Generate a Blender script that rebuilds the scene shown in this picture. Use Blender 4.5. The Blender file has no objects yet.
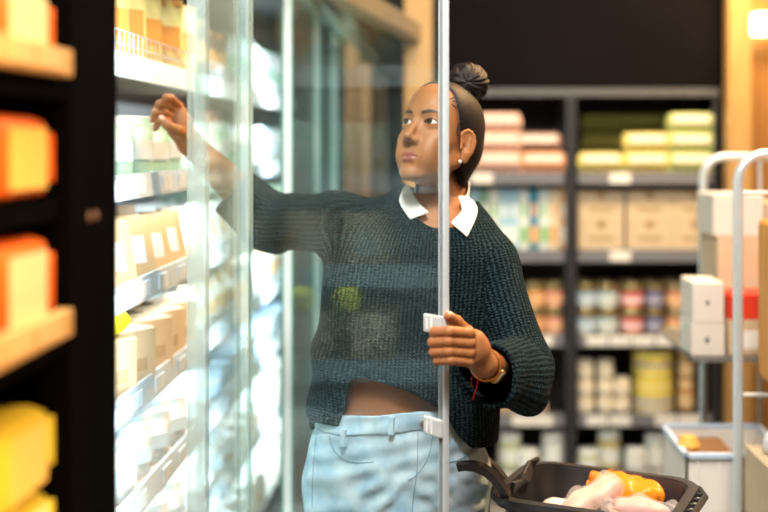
import bpy, bmesh, math, random
import numpy as np
from mathutils import Vector, Matrix
random.seed(7)
rng = np.random.default_rng(7)
SC = bpy.context.scene
COL = SC.collection
PI = math.pi
F = 1067.0
CAMZ = 1.56
def W(px, py, Y):
    """point at depth Y of the survey station (x right, y away, z up)"""
    return np.array([(px-450.0)/F*Y, Y, CAMZ-(py-145.0)/F*Y])
# ------------------------------------------------------------------ materials
MATS = {}
def nt(name):
    m = bpy.data.materials.new(name); m.use_nodes = True
    n = m.node_tree; n.nodes.clear()
    out = n.nodes.new('ShaderNodeOutputMaterial')
    return m, n, out
def mat(name, col, rough=.5, metal=0.0, spec=.5, noise=0.0, nscale=40, bump=0.0, bscale=200, col2=None, sss=0.0, emis=None, estr=0.0, coat=0.0, trans=0.0, ior=1.45, sheen=0.0):
    if name in MATS: return MATS[name]
    m, n, out = nt(name)
    b = n.nodes.new('ShaderNodeBsdfPrincipled')
    n.links.new(b.outputs[0], out.inputs[0])
    b.inputs['Base Color'].default_value = (*col, 1)
    b.inputs['Roughness'].default_value = rough
    b.inputs['Metallic'].default_value = metal
    b.inputs['Specular IOR Level'].default_value = spec
    b.inputs['IOR'].default_value = ior
    b.inputs['Coat Weight'].default_value = coat
    b.inputs['Transmission Weight'].default_value = trans
    b.inputs['Sheen Weight'].default_value = sheen
    if sss:
        b.inputs['Subsurface Weight'].default_value = sss
        b.inputs['Subsurface Radius'].default_value = (.01, .004, .002)
        b.inputs['Subsurface Scale'].default_value = .5
    if emis:
        b.inputs['Emission Color'].default_value = (*emis, 1); b.inputs['Emission Strength'].default_value = estr
    tc = n.nodes.new('ShaderNodeTexCoord')
    if noise or col2:
        t = n.nodes.new('ShaderNodeTexNoise'); t.inputs['Scale'].default_value = nscale; t.inputs['Detail'].default_value = 4
        n.links.new(tc.outputs['Object'], t.inputs['Vector'])
        mx = n.nodes.new('ShaderNodeMix'); mx.data_type = 'RGBA'
        c2 = col2 if col2 else tuple(c*(1-noise) for c in col)
        mx.inputs[6].default_value = (*col, 1); mx.inputs[7].default_value = (*c2, 1)
        mr = n.nodes.new('ShaderNodeMapRange'); mr.inputs[1].default_value = .35; mr.inputs[2].default_value = .65
        n.links.new(t.outputs[0], mr.inputs[0]); n.links.new(mr.outputs[0], mx.inputs[0])
        n.links.new(mx.outputs[2], b.inputs['Base Color'])
    if bump:
        t = n.nodes.new('ShaderNodeTexNoise'); t.inputs['Scale'].default_value = bscale; t.inputs['Detail'].default_value = 3
        n.links.new(tc.outputs['Object'], t.inputs['Vector'])
        bp = n.nodes.new('ShaderNodeBump'); bp.inputs['Strength'].default_value = bump; bp.inputs['Distance'].default_value = .002
        n.links.new(t.outputs[0], bp.inputs['Height']); n.links.new(bp.outputs[0], b.inputs['Normal'])
    MATS[name] = m
    return m
def wood(name, c1, c2, rough=.45, scale=3.0):
    if name in MATS: return MATS[name]
    m, n, out = nt(name)
    b = n.nodes.new('ShaderNodeBsdfPrincipled'); n.links.new(b.outputs[0], out.inputs[0])
    b.inputs['Roughness'].default_value = rough
    tc = n.nodes.new('ShaderNodeTexCoord'); mp = n.nodes.new('ShaderNodeMapping')
    mp.inputs['Scale'].default_value = (12*scale, 12*scale, scale)
    t = n.nodes.new('ShaderNodeTexNoise'); t.inputs['Scale'].default_value = 2; t.inputs['Detail'].default_value = 6; t.inputs['Distortion'].default_value = .6
    n.links.new(tc.outputs['Object'], mp.inputs[0]); n.links.new(mp.outputs[0], t.inputs['Vector'])
    cr = n.nodes.new('ShaderNodeValToRGB')
    cr.color_ramp.elements[0].position = .3; cr.color_ramp.elements[0].color = (*c1, 1)
    cr.color_ramp.elements[1].position = .7; cr.color_ramp.elements[1].color = (*c2, 1)
    n.links.new(t.outputs[0], cr.inputs[0]); n.links.new(cr.outputs[0], b.inputs['Base Color'])
    MATS[name] = m
    return m
def mapnode(n, op, a=None, b=None):
    x = n.nodes.new('ShaderNodeMath'); x.operation = op
    for i, v in enumerate((a, b)):
        if v is None: continue
        if isinstance(v, (int, float)): x.inputs[i].default_value = v
        else: n.links.new(v, x.inputs[i])
    return x.outputs[0]
def glass(name, tint=(.97, 1, .995), dirt=.03, f0=.04, dirtcol=(.8, .9, .9), dscale=6.0, speck=0.0):
    """thin cooler glass: clear transmission, mirror reflection growing at grazing angles, smudges on the surface"""
    if name in MATS: return MATS[name]
    m, n, out = nt(name)
    tr = n.nodes.new('ShaderNodeBsdfTransparent'); tr.inputs[0].default_value = (*tint, 1)
    gl = n.nodes.new('ShaderNodeBsdfGlossy'); gl.inputs['Roughness'].default_value = .015
    df = n.nodes.new('ShaderNodeBsdfDiffuse'); df.inputs[0].default_value = (*dirtcol, 1)
    g = n.nodes.new('ShaderNodeNewGeometry')
    vd = n.nodes.new('ShaderNodeVectorMath'); vd.operation = 'DOT_PRODUCT'
    n.links.new(g.outputs['Incoming'], vd.inputs[0]); n.links.new(g.outputs['Normal'], vd.inputs[1])
    c = mapnode(n, 'ABSOLUTE', vd.outputs['Value'])
    om = mapnode(n, 'SUBTRACT', 1.0, c)
    p5 = mapnode(n, 'POWER', om, 5.0)
    fr = mapnode(n, 'ADD', mapnode(n, 'MULTIPLY', p5, 1-f0), f0)
    m1 = n.nodes.new('ShaderNodeMixShader'); n.links.new(fr, m1.inputs[0]); n.links.new(tr.outputs[0], m1.inputs[1]); n.links.new(gl.outputs[0], m1.inputs[2])
    tc = n.nodes.new('ShaderNodeTexCoord')
    t = n.nodes.new('ShaderNodeTexNoise'); t.inputs['Scale'].default_value = dscale; t.inputs['Detail'].default_value = 6
    n.links.new(tc.outputs['Object'], t.inputs['Vector'])
    mr = n.nodes.new('ShaderNodeMapRange'); mr.inputs[1].default_value = .35; mr.inputs[2].default_value = .75; mr.inputs[3].default_value = dirt*.5; mr.inputs[4].default_value = dirt*1.6
    n.links.new(t.outputs[0], mr.inputs[0])
    d = mr.outputs[0]
    if speck:
        v = n.nodes.new('ShaderNodeTexVoronoi'); v.inputs['Scale'].default_value = 260
        n.links.new(tc.outputs['Object'], v.inputs['Vector'])
        ls = mapnode(n, 'LESS_THAN', v.outputs['Distance'], .16)
        d = mapnode(n, 'ADD', d, mapnode(n, 'MULTIPLY', ls, speck))
    m2 = n.nodes.new('ShaderNodeMixShader'); n.links.new(d, m2.inputs[0]); n.links.new(m1.outputs[0], m2.inputs[1]); n.links.new(df.outputs[0], m2.inputs[2])
    n.links.new(m2.outputs[0], out.inputs[0])
    MATS[name] = m
    return m
# ------------------------------------------------------------------ object helpers
def link(name, me, m, parent=None, smooth=False):
    o = bpy.data.objects.new(name, me); COL.objects.link(o)
    if m is not None:
        if isinstance(m, (list, tuple)):
            for k in m: me.materials.append(k)
        else: me.materials.append(m)
    if parent is not None: o.parent = parent
    if smooth:
        me.polygons.foreach_set('use_smooth', [True]*len(me.polygons))
    return o
def tag(o, label=None, cat=None, group=None, kind=None):
    if label: o['label'] = label
    if cat: o['category'] = cat
    if group: o['group'] = group
    if kind: o['kind'] = kind
    return o
def empty(name, loc=(0, 0, 0), rz=0.0):
    o = bpy.data.objects.new(name, None); COL.objects.link(o)
    o.location = loc; o.rotation_euler = (0, 0, rz); o.empty_display_size = .05
    return o
def copy_tree(o, parent=None):
    c = o.copy(); COL.objects.link(c)
    if parent is not None: c.parent = parent
    for ch in list(o.children): copy_tree(ch, c)
    return c
class MB:
    """collects boxes, tubes, lathes and prisms into ONE mesh"""
    def __init__(s): s.v = []; s.f = []; s.mi = []
    def add(s, v, f, mi=0):
        b = len(s.v); s.v += [tuple(map(float, p)) for p in v]; s.f += [tuple(b+i for i in q) for q in f]; s.mi += [mi]*len(f); return s
    def box(s, x0, x1, y0, y1, z0, z1, mi=0, bev=0.0):
        if bev:
            bm = bmesh.new(); bmesh.ops.create_cube(bm, size=1)
            for v in bm.verts: v.co = Vector(((x0+x1)/2+v.co.x*(x1-x0), (y0+y1)/2+v.co.y*(y1-y0), (z0+z1)/2+v.co.z*(z1-z0)))
            bmesh.ops.bevel(bm, geom=list(bm.edges), offset=bev, segments=2, affect='EDGES', profile=.5)
            bm.verts.index_update()
            s.add([v.co for v in bm.verts], [[v.index for v in f.verts] for f in bm.faces], mi); bm.free(); return s
        v = [(x, y, z) for x in (x0, x1) for y in (y0, y1) for z in (z0, z1)]
        return s.add(v, [(0, 1, 3, 2), (4, 6, 7, 5), (0, 4, 5, 1), (2, 3, 7, 6), (0, 2, 6, 4), (1, 5, 7, 3)], mi)
    def obox(s, M, sx, sy, sz, mi=0, bev=0.0):
        t = MB().box(-sx/2, sx/2, -sy/2, sy/2, -sz/2, sz/2, 0, bev)
        return s.add([M @ Vector(p) for p in t.v], t.f, mi)
    def tube(s, pts, r, seg=10, mi=0, cap=True, closed=False):
        pts = [Vector(p) for p in pts]; n = len(pts)
        rs = r if isinstance(r, (list, tuple)) else [r]*n
        v = []; f = []
        up = None
        for i, p in enumerate(pts):
            a = pts[(i-1) % n] if (i > 0 or closed) else p; b = pts[(i+1) % n] if (i < n-1 or closed) else p
            d = (b-a).normalized()
            if up is None: up = d.orthogonal().normalized()
            up = (up - d*up.dot(d)).normalized(); w = d.cross(up)
            for k in range(seg):
                t = 2*PI*k/seg; v.append(p+(up*math.cos(t)+w*math.sin(t))*rs[i])
        for i in range(n if closed else n-1):
            for k in range(seg):
                a = i*seg+k; b = i*seg+(k+1) % seg; j = ((i+1) % n)*seg
                f.append((a, b, j+(k+1) % seg, j+k))
        if cap and not closed:
            f.append(tuple(range(seg))[::-1]); f.append(tuple((n-1)*seg+k for k in range(seg)))
        return s.add(v, f, mi)
    def lathe(s, prof, seg=20, c=(0, 0, 0), mi=0):
        v = []; f = []; m = len(prof)
        for k in range(seg):
            t = 2*PI*k/seg
            for r, z in prof: v.append((c[0]+r*math.cos(t), c[1]+r*math.sin(t), c[2]+z))
        for k in range(seg):
            for i in range(m-1):
                a = k*m+i; b = ((k+1) % seg)*m+i; f.append((a, b, b+1, a+1))
        return s.add(v, f, mi)
    def build(s, name, m, parent=None, smooth=False, bevel=0.0):
        me = bpy.data.meshes.new(name); me.from_pydata(s.v, [], s.f)
        bm = bmesh.new(); bm.from_mesh(me); bmesh.ops.remove_doubles(bm, verts=bm.verts, dist=1e-6); 
        bmesh.ops.recalc_face_normals(bm, faces=bm.faces)
        if not any(s.mi): pass
        bm.to_mesh(me); bm.free()
        if any(s.mi) and len(me.polygons) == len(s.mi): me.polygons.foreach_set('material_index', s.mi)
        o = link(name, me, m, parent)
        if smooth:
            me.polygons.foreach_set('use_smooth', [True]*len(me.polygons))
            try: me.set_sharp_from_angle(angle=math.radians(40))
            except Exception: pass
        return o
# ------------------------------------------------------------------ signed distance modelling
def A(*v): return np.array(v, dtype=np.float32)
def smin(a, b, k):
    if k <= 0: return np.minimum(a, b)
    h = np.clip(.5+.5*(b-a)/k, 0, 1)
    return b+(a-b)*h-k*h*(1-h)
def smax(a, b, k): return -smin(-a, -b, k)
def s_ell(P, c, r):
    p = P-A(*c); r = A(*r)
    k0 = np.sqrt(((p/r)**2).sum(1)); k1 = np.sqrt(((p/(r*r))**2).sum(1))
    return k0*(k0-1)/np.maximum(k1, 1e-6)
def s_sph(P, c, r): return np.sqrt(((P-A(*c))**2).sum(1))-r
def s_cap(P, a, b, ra, rb=None):
    rb = ra if rb is None else rb
    a = A(*a); b = A(*b); ab = b-a
    t = np.clip(((P-a)@ab)/float(ab@ab), 0, 1)
    return np.sqrt(((P-a-t[:, None]*ab)**2).sum(1))-(ra+(rb-ra)*t)
def s_chain(P, pts, rs, k=0.0):
    d = None
    for i in range(len(pts)-1):
        e = s_cap(P, pts[i], pts[i+1], rs[i], rs[i+1])
        d = e if d is None else smin(d, e, k)
    return d
def s_loft(P, tab):
    """stack of ellipses: rows z, cx, cy, a, b"""
    T = np.array(tab, dtype=np.float32); z = P[:, 2]
    def sm(col): return np.interp(z, T[:, 0], T[:, col]).astype(np.float32)
    cx, cy, a, b = sm(1), sm(2), sm(3), sm(4)
    q = np.sqrt(((P[:, 0]-cx)/a)**2+((P[:, 1]-cy)/b)**2)
    d = (q-1)*np.minimum(a, b)
    return np.maximum(d, np.maximum(T[0, 0]-z, z-T[-1, 0]))
def dense_tab(tab, n=60):
    """smooth (Catmull-like) resampling of a loft table"""
    T = np.array(tab, float); z = np.linspace(T[0, 0], T[-1, 0], n)
    out = [z]
    for c in range(1, T.shape[1]):
        y = np.interp(z, T[:, 0], T[:, c])
        for _ in range(14):
            y[1:-1] = .5*y[1:-1]+.25*(y[:-2]+y[2:])
        out.append(y)
    return np.stack(out, 1)
def surface(f, lo, hi, h, B=10, margin=1.6):
    """surface nets over the zero set of f, evaluated only in blocks near it"""
    lo = np.array(lo, np.float32); hi = np.array(hi, np.float32)
    nb = np.ceil((hi-lo)/(h*B)).astype(int); N = nb*B
    V = np.empty(tuple(N), np.float32)
    ii = np.stack(np.meshgrid(*[np.arange(k) for k in nb], indexing='ij'), -1).reshape(-1, 3)
    C = lo+(ii*B+(B-1)/2)*h
    dc = np.concatenate([f(C[i:i+200000].astype(np.float32)) for i in range(0, len(C), 200000)])
    near = np.abs(dc) < (B*h*.87*margin+.004)
    Vb = V.reshape(nb[0], B, nb[1], B, nb[2], B)
    Vb[:] = np.where(dc < 0, -1, 1).reshape(nb[0], 1, nb[1], 1, nb[2], 1)
    off = np.stack(np.meshgrid(*[np.arange(B)]*3, indexing='ij'), -1).reshape(-1, 3)
    nz = ii[near]
    step = max(1, 300000//B**3)
    for i in range(0, len(nz), step):
        b = nz[i:i+step]
        P = (lo+(b[:, None, :]*B+off[None])*h).reshape(-1, 3).astype(np.float32)
        v = f(P).reshape(len(b), B, B, B)
        for j, (x, y, z) in enumerate(b): Vb[x, :, y, :, z, :] = v[j]
    s = V < 0
    cnt = np.zeros(N-1, np.int8)
    for a in (0, 1):
        for b in (0, 1):
            for c in (0, 1):
                cnt += s[a:N[0]-1+a, b:N[1]-1+b, c:N[2]-1+c]
    cells = np.argwhere((cnt > 0) & (cnt < 8))
    idx = -np.ones(N-1, np.int32); idx[tuple(cells.T)] = np.arange(len(cells))
    acc = np.zeros((len(cells), 3)); num = np.zeros(len(cells))
    corners = [(a, b, c) for a in (0, 1) for b in (0, 1) for c in (0, 1)]
    vals = {c: V[cells[:, 0]+c[0], cells[:, 1]+c[1], cells[:, 2]+c[2]] for c in corners}
    for c in corners:
        for ax in range(3):
            if c[ax]: continue
            e = list(c); e[ax] = 1; e = tuple(e)
            v0, v1 = vals[c], vals[e]; m = (v0 < 0) != (v1 < 0)
            t = np.where(m, v0/np.where(m, v0-v1, 1), 0)
            p = np.array(c, float)[None].repeat(len(cells), 0); p[:, ax] += t
            acc[m] += p[m]; num[m] += 1
    verts = lo+(cells+acc/num[:, None])*h
    faces = []
    for ax in range(3):
        sl0 = [slice(1, -1)]*3; sl1 = [slice(1, -1)]*3
        sl0[ax] = slice(0, N[ax]-1); sl1[ax] = slice(1, N[ax])
        a = s[tuple(sl0)]; b = s[tuple(sl1)]
        for sign in (0, 1):
            m = (a & ~b) if sign == 0 else (~a & b)
            e = np.argwhere(m)
            if not len(e): continue
            for q in range(3):
                if q != ax: e[:, q] += 1
            u, w = (ax+1) % 3, (ax+2) % 3
            def g(du, dw):
                k = e.copy(); k[:, u] -= du; k[:, w] -= dw; return idx[tuple(k.T)]
            Q = np.stack([g(1, 1), g(0, 1), g(0, 0), g(1, 0)], 1)
            faces.append(Q if sign == 0 else Q[:, ::-1])
    faces = np.concatenate(faces); faces = faces[(faces >= 0).all(1)]
    return verts.astype(np.float64), faces
def relax(v, f, it=2, lam=.5):
    e = np.concatenate([f[:, [0, 1]], f[:, [1, 2]], f[:, [2, 3]], f[:, [3, 0]]]); n = len(v)
    for _ in range(it):
        acc = np.zeros_like(v); c = np.zeros(n)
        for a, b in ((0, 1), (1, 0)):
            for k in range(3): acc[:, k] += np.bincount(e[:, a], weights=v[e[:, b], k], minlength=n)
            c += np.bincount(e[:, a], minlength=n)
        v = v+lam*(acc/np.maximum(c, 1)[:, None]-v)
    return v
def np_mesh(name, v, f, attrs=None):
    me = bpy.data.meshes.new(name)
    me.vertices.add(len(v)); me.vertices.foreach_set('co', v.astype(np.float32).ravel())
    me.loops.add(f.size); me.loops.foreach_set('vertex_index', f.astype(np.int32).ravel())
    me.polygons.add(len(f)); me.polygons.foreach_set('loop_start', np.arange(0, f.size, 4, dtype=np.int32))
    me.polygons.foreach_set('loop_total', np.full(len(f), 4, np.int32))
    me.update(calc_edges=True); me.validate()
    me.polygons.foreach_set('use_smooth', np.ones(len(me.polygons), bool))
    for k, a in (attrs or {}).items():
        if a.ndim == 1:
            at = me.attributes.new(k, 'FLOAT', 'POINT'); at.data.foreach_set('value', a.astype(np.float32))
        else:
            at = me.attributes.new(k, 'FLOAT_VECTOR', 'POINT'); at.data.foreach_set('vector', a.astype(np.float32).ravel())
    return me
def merge_vf(parts):
    V = []; Fc = []; b = 0
    for v, f in parts:
        V.append(v); Fc.append(f+b); b += len(v)
    return np.concatenate(V), np.concatenate(Fc)
def trace(px, py, f, y0=1.2, off=0.0, tmax=3.2):
    """first point of the surface f = off met along the line of sight of one point of the photograph"""
    d = np.array([(px-450)/F, 1.0, -(py-145)/F]); d /= np.linalg.norm(d)
    p = np.array([0, 0, CAMZ])+d*y0
    for _ in range(90):
        e = float(f(p[None].astype(np.float32))[0])-off
        if abs(e) < 2e-4: break
        p = p+d*e*.7
        if p[1] > tmax: return None
    return p
# ================================================================== THE PERSON
HO = np.array([-.0185, 2.235, 1.581])            # head origin (between the ears, eye height)
yaw, pitch = math.radians(-36), math.radians(18)
Rz = np.array([[math.cos(yaw), -math.sin(yaw), 0], [math.sin(yaw), math.cos(yaw), 0], [0, 0, 1]])
Rx = np.array([[1, 0, 0], [0, math.cos(-pitch), -math.sin(-pitch)], [0, math.sin(-pitch), math.cos(-pitch)]])
RH = (Rz@Rx)@np.diag([.99, 1.03, 1.09])
RHi = np.linalg.inv(RH)
def h2w(p): return (RH@np.array(p).T).T+HO
def w2h(p): return ((np.array(p)-HO)@RHi.T).astype(np.float32)
NECK = [w2h(W(446, 160, 2.29)), w2h(W(441, 215, 2.27)), w2h(W(436, 262, 2.27))]
def cran(P):
    d = s_ell(P, (0, .014, .026), (.071, .087, .075))
    d = smin(d, s_ell(P, (0, -.026, .036), (.059, .060, .052)), .03)
    return d
def head_base(P):
    d = cran(P)
    d = smin(d, s_ell(P, (0, -.032, -.025), (.056, .056, .072)), .025)
    d = smin(d, s_ell(P, (0, -.030, -.072), (.045, .048, .034)), .022)       # jaw
    for s in (-1, 1):
        d = smin(d, s_cap(P, (s*.049, .000, -.052), (s*.018, -.066, -.094), .014, .012), .018)   # jaw line
        d = smin(d, s_ell(P, (s*.040, -.054, -.029), (.019, .022, .016)), .016)                # cheekbone
        d = smin(d, s_cap(P, (s*.012, -.0815, .0185), (s*.042, -.070, .021), .0065, .006), .012)  # brow
        d = smin(d, s_ell(P, (s*.028, -.066, -.056), (.020, .020, .026)), .018)
    d = smin(d, s_ell(P, (0, -.078, -.099), (.017, .013, .013)), .016)       # chin
    d = smin(d, s_ell(P, (0, -.062, -.068), (.036, .025, .024)), .014)       # muzzle
    # neck
    n = s_cap(P, NECK[0], NECK[1], .050, .051)
    n = smin(n, s_cap(P, NECK[1], NECK[2], .051, .062), .03)
    d = smin(d, n, .018)
    return d
EYE = [(-.0308, -.0705, .0), (.0308, -.0705, .0)]
def almond(P, e):
    s = -1 if e[0] < 0 else 1
    x = (P[:, 0]-e[0])/.0148                    # -1 .. 1 across the eye
    up = .0060*np.clip(1-(x+.10*s)**2, -1, 1)+.0011*x*s
    dn = -.0044*np.clip(1-(x-.10*s)**2, -1, 1)+.0011*x*s
    z = P[:, 2]-e[2]
    return np.maximum(z-up, dn-z)
def head(P):
    d = head_base(P)
    # nose
    n = s_cap(P, (0, -.083, .004), (0, -.1010, -.030), .0068, .0080)
    n = smin(n, s_ell(P, (0, -.1035, -.0345), (.0105, .0100, .0085)), .006)
    for s in (-1, 1):
        n = smin(n, s_ell(P, (s*.0120, -.0915, -.0385), (.0072, .0100, .0068)), .005)
    d = smin(d, n, .009)
    for s in (-1, 1):
        d = smax(d, -s_ell(P, (s*.0070, -.0985, -.0455), (.0042, .0060, .0038)), .002)
        d = smax(d, -s_ell(P, (s*.0300, -.0935, .0015), (.0185, .0135, .0110)), .010)   # sockets
    # lips
    mx = lambda y: [( -.0270, y+.0110, -.0680), (-.012, y+.0040, -.0645), (0, y+.003, -.0655), (.012, y+.0040, -.0645), (.0270, y+.0110, -.0680)]
    up = s_chain(P, mx(-.0900), [.0016, .0046, .0046, .0046, .0016], .002)
    lo = s_chain(P, [(-.0240, -.0790, -.0700), (-.009, -.0858, -.0745), (.009, -.0858, -.0745), (.0240, -.0790, -.0700)], [.0016, .0058, .0058, .0016], .002)
    d = smin(d, smin(up, lo, .0012), .003)
    cut = s_chain(P, [(-.0270, -.0800, -.0690), (-.010, -.0935, -.0696), (0, -.0950, -.0703), (.010, -.0935, -.0696), (.0270, -.0800, -.0690)], [.0010, .0015, .0015, .0015, .0010])
    d = smax(d, -cut, .0015)
    # eyes: lids wrap the eyeball, opened as an almond
    for e in EYE:
        d = smin(d, s_sph(P, e, .0148), .006)
        al = almond(P, e)
        hole = np.maximum(np.maximum(al, s_sph(P, e, .022)), P[:, 1]-(e[1]+.0))
        d = smax(d, -hole, .0012)
        d = smax(d, -(np.maximum(np.abs(s_sph(P, e, .0152))-.0009, np.abs(P[:, 2]-(e[2]+.0098-((P[:, 0]-e[0])/.02)**2*.005))-.0007)), .0015)
    # ears
    for s in (-1, 1):
        Q = P.copy(); Q[:, 0] *= s
        c = np.array([.0715, -.006, -.022], np.float32)
        q = Q-c
        a = math.radians(-22); ca, sa = math.cos(a), math.sin(a)       # flares outward
        x = q[:, 0]*ca+q[:, 1]*sa; y = -q[:, 0]*sa+q[:, 1]*ca; z = q[:, 2]
        t = math.radians(-12); y, z = y*math.cos(t)-z*math.sin(t), y*math.sin(t)+z*math.cos(t)
        R = np.stack([x, y, z], 1)
        ear = s_ell(R, (0, .005, .001), (.0070, .0170, .0265))
        ear = smin(ear, s_ell(R, (-.001, -.001, -.024), (.0055, .010, .012)), .006)
        ear = smax(ear, -s_ell(R, (.0075, .003, .004), (.0058, .0115, .0185)), .004)
        ear = smin(ear, s_chain(R, [(.001, -.010, .010), (.002, -.009, .018), (.003, -.004, .0245), (.004, .004, .0275), (.004, .0125, .0245), (.004, .0185, .0165), (.004, .0205, .006), (.003, .0185, -.004), (.0025, .0135, -.013), (.001, .006, -.021)], [.0020, .0026, .0030, .0032, .0033, .0034, .0034, .0032, .003, .003], .002), .003)
        ear = smin(ear, s_cap(R, (.003, .010, .012), (.003, .009, -.006), .0022, .0025), .003)
        ear = smax(ear, -s_ell(R, (.004, -.004, -.006), (.006, .006, .007)), .003)
        ear = smin(ear, s_ell(R, (.0025, -.0105, -.006), (.0025, .004, .005)), .003)
        d = smin(d, ear, .004)
    return d
def yhair(z):
    return np.interp(z, [-.10, -.062, -.040, -.028, -.012, .010, .028, .045, .060, .070, .078, .11], [.070, .040, .028, .006, -.020, -.030, -.038, -.046, -.048, -.052, -.054, -.056]).astype(np.float32)
hv, hf = surface(head, (-.095, -.125, -.26), (.095, .150, .135), .0017)
hv = relax(hv, hf, 1, .4)
hp = hv.astype(np.float32)
lipm = np.minimum(s_chain(hp, [(-.0275, -.0780, -.0685), (-.011, -.0865, -.0645), (0, -.0880, -.0655), (.011, -.0865, -.0645), (.0275, -.0780, -.0685)], [.0022, .0062, .0058, .0062, .0022]),
                  s_chain(hp, [(-.0245, -.0785, -.0700), (-.009, -.0850, -.0745), (.009, -.0850, -.0745), (.0245, -.0785, -.0700)], [.0022, .0078, .0078, .0022]))
lipm = np.clip(.5-lipm/.0012, 0, 1)*(hp[:, 1] < -.075)
browm = np.zeros(len(hp))
for s in (-1, 1):
    b = s_chain(hp*A(1, .25, 1), [(s*.014, -.0205, .0165), (s*.028, -.0205, .0205), (s*.040, -.018, .0205), (s*.048, -.016, .0150)], [.0036, .0036, .0027, .0014])
    browm = np.maximum(browm, np.clip(.5-b/.0016, 0, 1)*(hp[:, 1] < -.03))
lash = np.zeros(len(hp))
for e in EYE:
    al = almond(hp, e); near = (np.abs(hp[:, 0]-e[0]) < .0165) & (hp[:, 1] < -.05)
    upper = hp[:, 2] > e[2]-.0005
    lash = np.maximum(lash, near*np.clip(1-np.abs(al)/np.where(upper, .0034, .0016), 0, 1)*np.where(upper, 1, .6))
hairm = np.clip((hp[:, 1]-yhair(hp[:, 2])+.012)/.016, 0, 1)*(hp[:, 2] > -.085)
earz = (np.abs(hp[:, 0]) > .066) & (hp[:, 1] < .02) & (hp[:, 2] < .016) & (hp[:, 2] > -.055)
hairm = hairm*(~earz)
head_attr = np.stack([lipm, np.maximum(browm, lash), hairm*.92], 1)
head_world = h2w(hv)
# ---- torso tables (world): z, cx, cy, a, b
def X(px, Y): return (px-450)/F*Y
SWT = dense_tab([(.86, X(406, 2.24), 2.250, .190, .128), (.98, X(405, 2.24), 2.250, .203, .136), (1.06, X(405, 2.24), 2.245, .203, .136), (1.16, X(408, 2.24), 2.245, .196, .134),
                 (1.26, X(412, 2.24), 2.250, .190, .136), (1.34, X(416, 2.24), 2.260, .190, .130), (1.395, X(420, 2.25), 2.270, .165, .105), (1.44, X(428, 2.26), 2.275, .105, .080), (1.475, X(435, 2.26), 2.275, .070, .064), (1.50, X(438, 2.26), 2.275, .055, .056)], 90)
SHR, ELR, CUR = W(336, 223, 2.27), W(270, 222, 2.47), W(232, 190, 2.45)
SHL, ELL, CUL = W(487, 266, 2.25), W(519, 372, 2.19), W(487, 374, 1.955)
WRL = W(483, 364, 1.90)
WRR = W(190, 143, 2.44)
def tor_skin(P):
    T = SWT.copy(); T[:, 3] *= .84; T[:, 4] *= .82
    return np.maximum(s_loft(P, T), 1.13-P[:, 2])
def hips(P, grow=0.0):
    T = dense_tab([(.74, -.108, 2.245, .185, .125), (.82, -.112, 2.245, .189, .128), (.90, -.114, 2.245, .186, .126), (.96, -.110, 2.240, .176, .118), (1.01, -.104, 2.238, .163, .112), (1.06, -.100, 2.238, .158, .108), (1.12, -.098, 2.24, .152, .106), (1.22, -.09, 2.25, .145, .10)], 60)
    T[:, 3:] += grow
    d = s_loft(P, T)
    return d
LEGS = []
for s in (-1, 1):
    LEGS.append([(-.11+s*.095, 2.25, .86), (-.11+s*.105, 2.235, .48), (-.11+s*.110, 2.27, .09)])
def legs(P, g=0.0):
    d = None
    for L in LEGS:
        e = s_chain(P, L, [.090+g, .060+g, .044+g], .03)
        d = e if d is None else np.minimum(d, e)
    return d
def core(P):
    d = smin(tor_skin(P), hips(P, -.014), .03)
    d = smin(d, legs(P, -.012), .03)
    for L in LEGS:
        a = np.array(L[2]); d = smin(d, s_cap(P, a+(0, -.01, -.045), a+(0, -.17, -.06), .034, .022), .03)
    d = smin(d, s_chain(P, [W(425, 225, 2.27), SHR, ELR, (ELR+WRR)/2], [.06, .048, .040, .034], .02), .03)
    d = smin(d, s_chain(P, [W(450, 235, 2.27), SHL, ELL, (ELL+WRL)/2], [.06, .046, .040, .030], .02), .03)
    return smax(d, P[:, 2]-1.46, .01)
cv, cf = surface(core, (-.62, 1.98, 0.0), (.24, 2.60, 1.50), .0062)
def knuck(pts, rs):
    q = [np.array(pts[0])]; r = [rs[0]]
    for i in range(1, len(pts)):
        q += [(q[-1]+np.array(pts[i]))/2, np.array(pts[i])]; r += [(rs[i-1]+rs[i])/2*.90, rs[i]]
    return q, r
def fingers(P, chains, k=.0004):
    d = None
    for pts, rs in chains:
        pts, rs = knuck(pts, rs)
        e = s_chain(P, pts, rs, .003)
        d = e if d is None else smin(d, e, k)
    return d
# ---- left hand closed round the edge profile of the glass door
def lh_chain(i):
    y = [331.5, 341.5, 351.5, 360.5][i]; ln = [0, -1.5, -.5, 3][i]; r = [.0094, .0096, .0092, .0080][i]
    return ([W(473+i*.8, y+4-i*1.2, 1.885), W(468.5, y+1.5, 1.846), W(449+ln*.4, y, 1.822), W(434.5+ln, y+.6, 1.838), W(433.5+ln, y+1, 1.856)], [r*1.05, r*1.1, r*1.03, r*.96, r*.86])
LHC = [lh_chain(i) for i in range(4)]
THL = ([W(479, 350, 1.905), W(467, 333, 1.912), W(456.5, 321.5, 1.895), W(448.5, 316.0, 1.872)], [.0150, .0125, .0108, .0090])
def lhand(P):
    d = fingers(P, LHC)
    palm = s_ell(P, W(476, 347, 1.885), (.021, .030, .030))
    palm = smin(palm, s_cap(P, W(474, 339, 1.870), W(474, 356, 1.872), .0140, .0125), .012)
    palm = smin(palm, s_chain(P, [W(478, 352, 1.890), WRL, (ELL*.55+WRL*.45)], [.022, .0225, .032], .012), .016)
    palm = smin(palm, s_chain(P, THL[0][:2], [.0165, .0135], .004), .010)
    d = smin(d, palm, .0055)
    th = s_chain(P, THL[0], THL[1], .004)
    return smin(d, th, .0045)
lv, lf = surface(lhand, (-.055, 1.79, 1.09), (.13, 2.09, 1.31), .0016)
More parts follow.
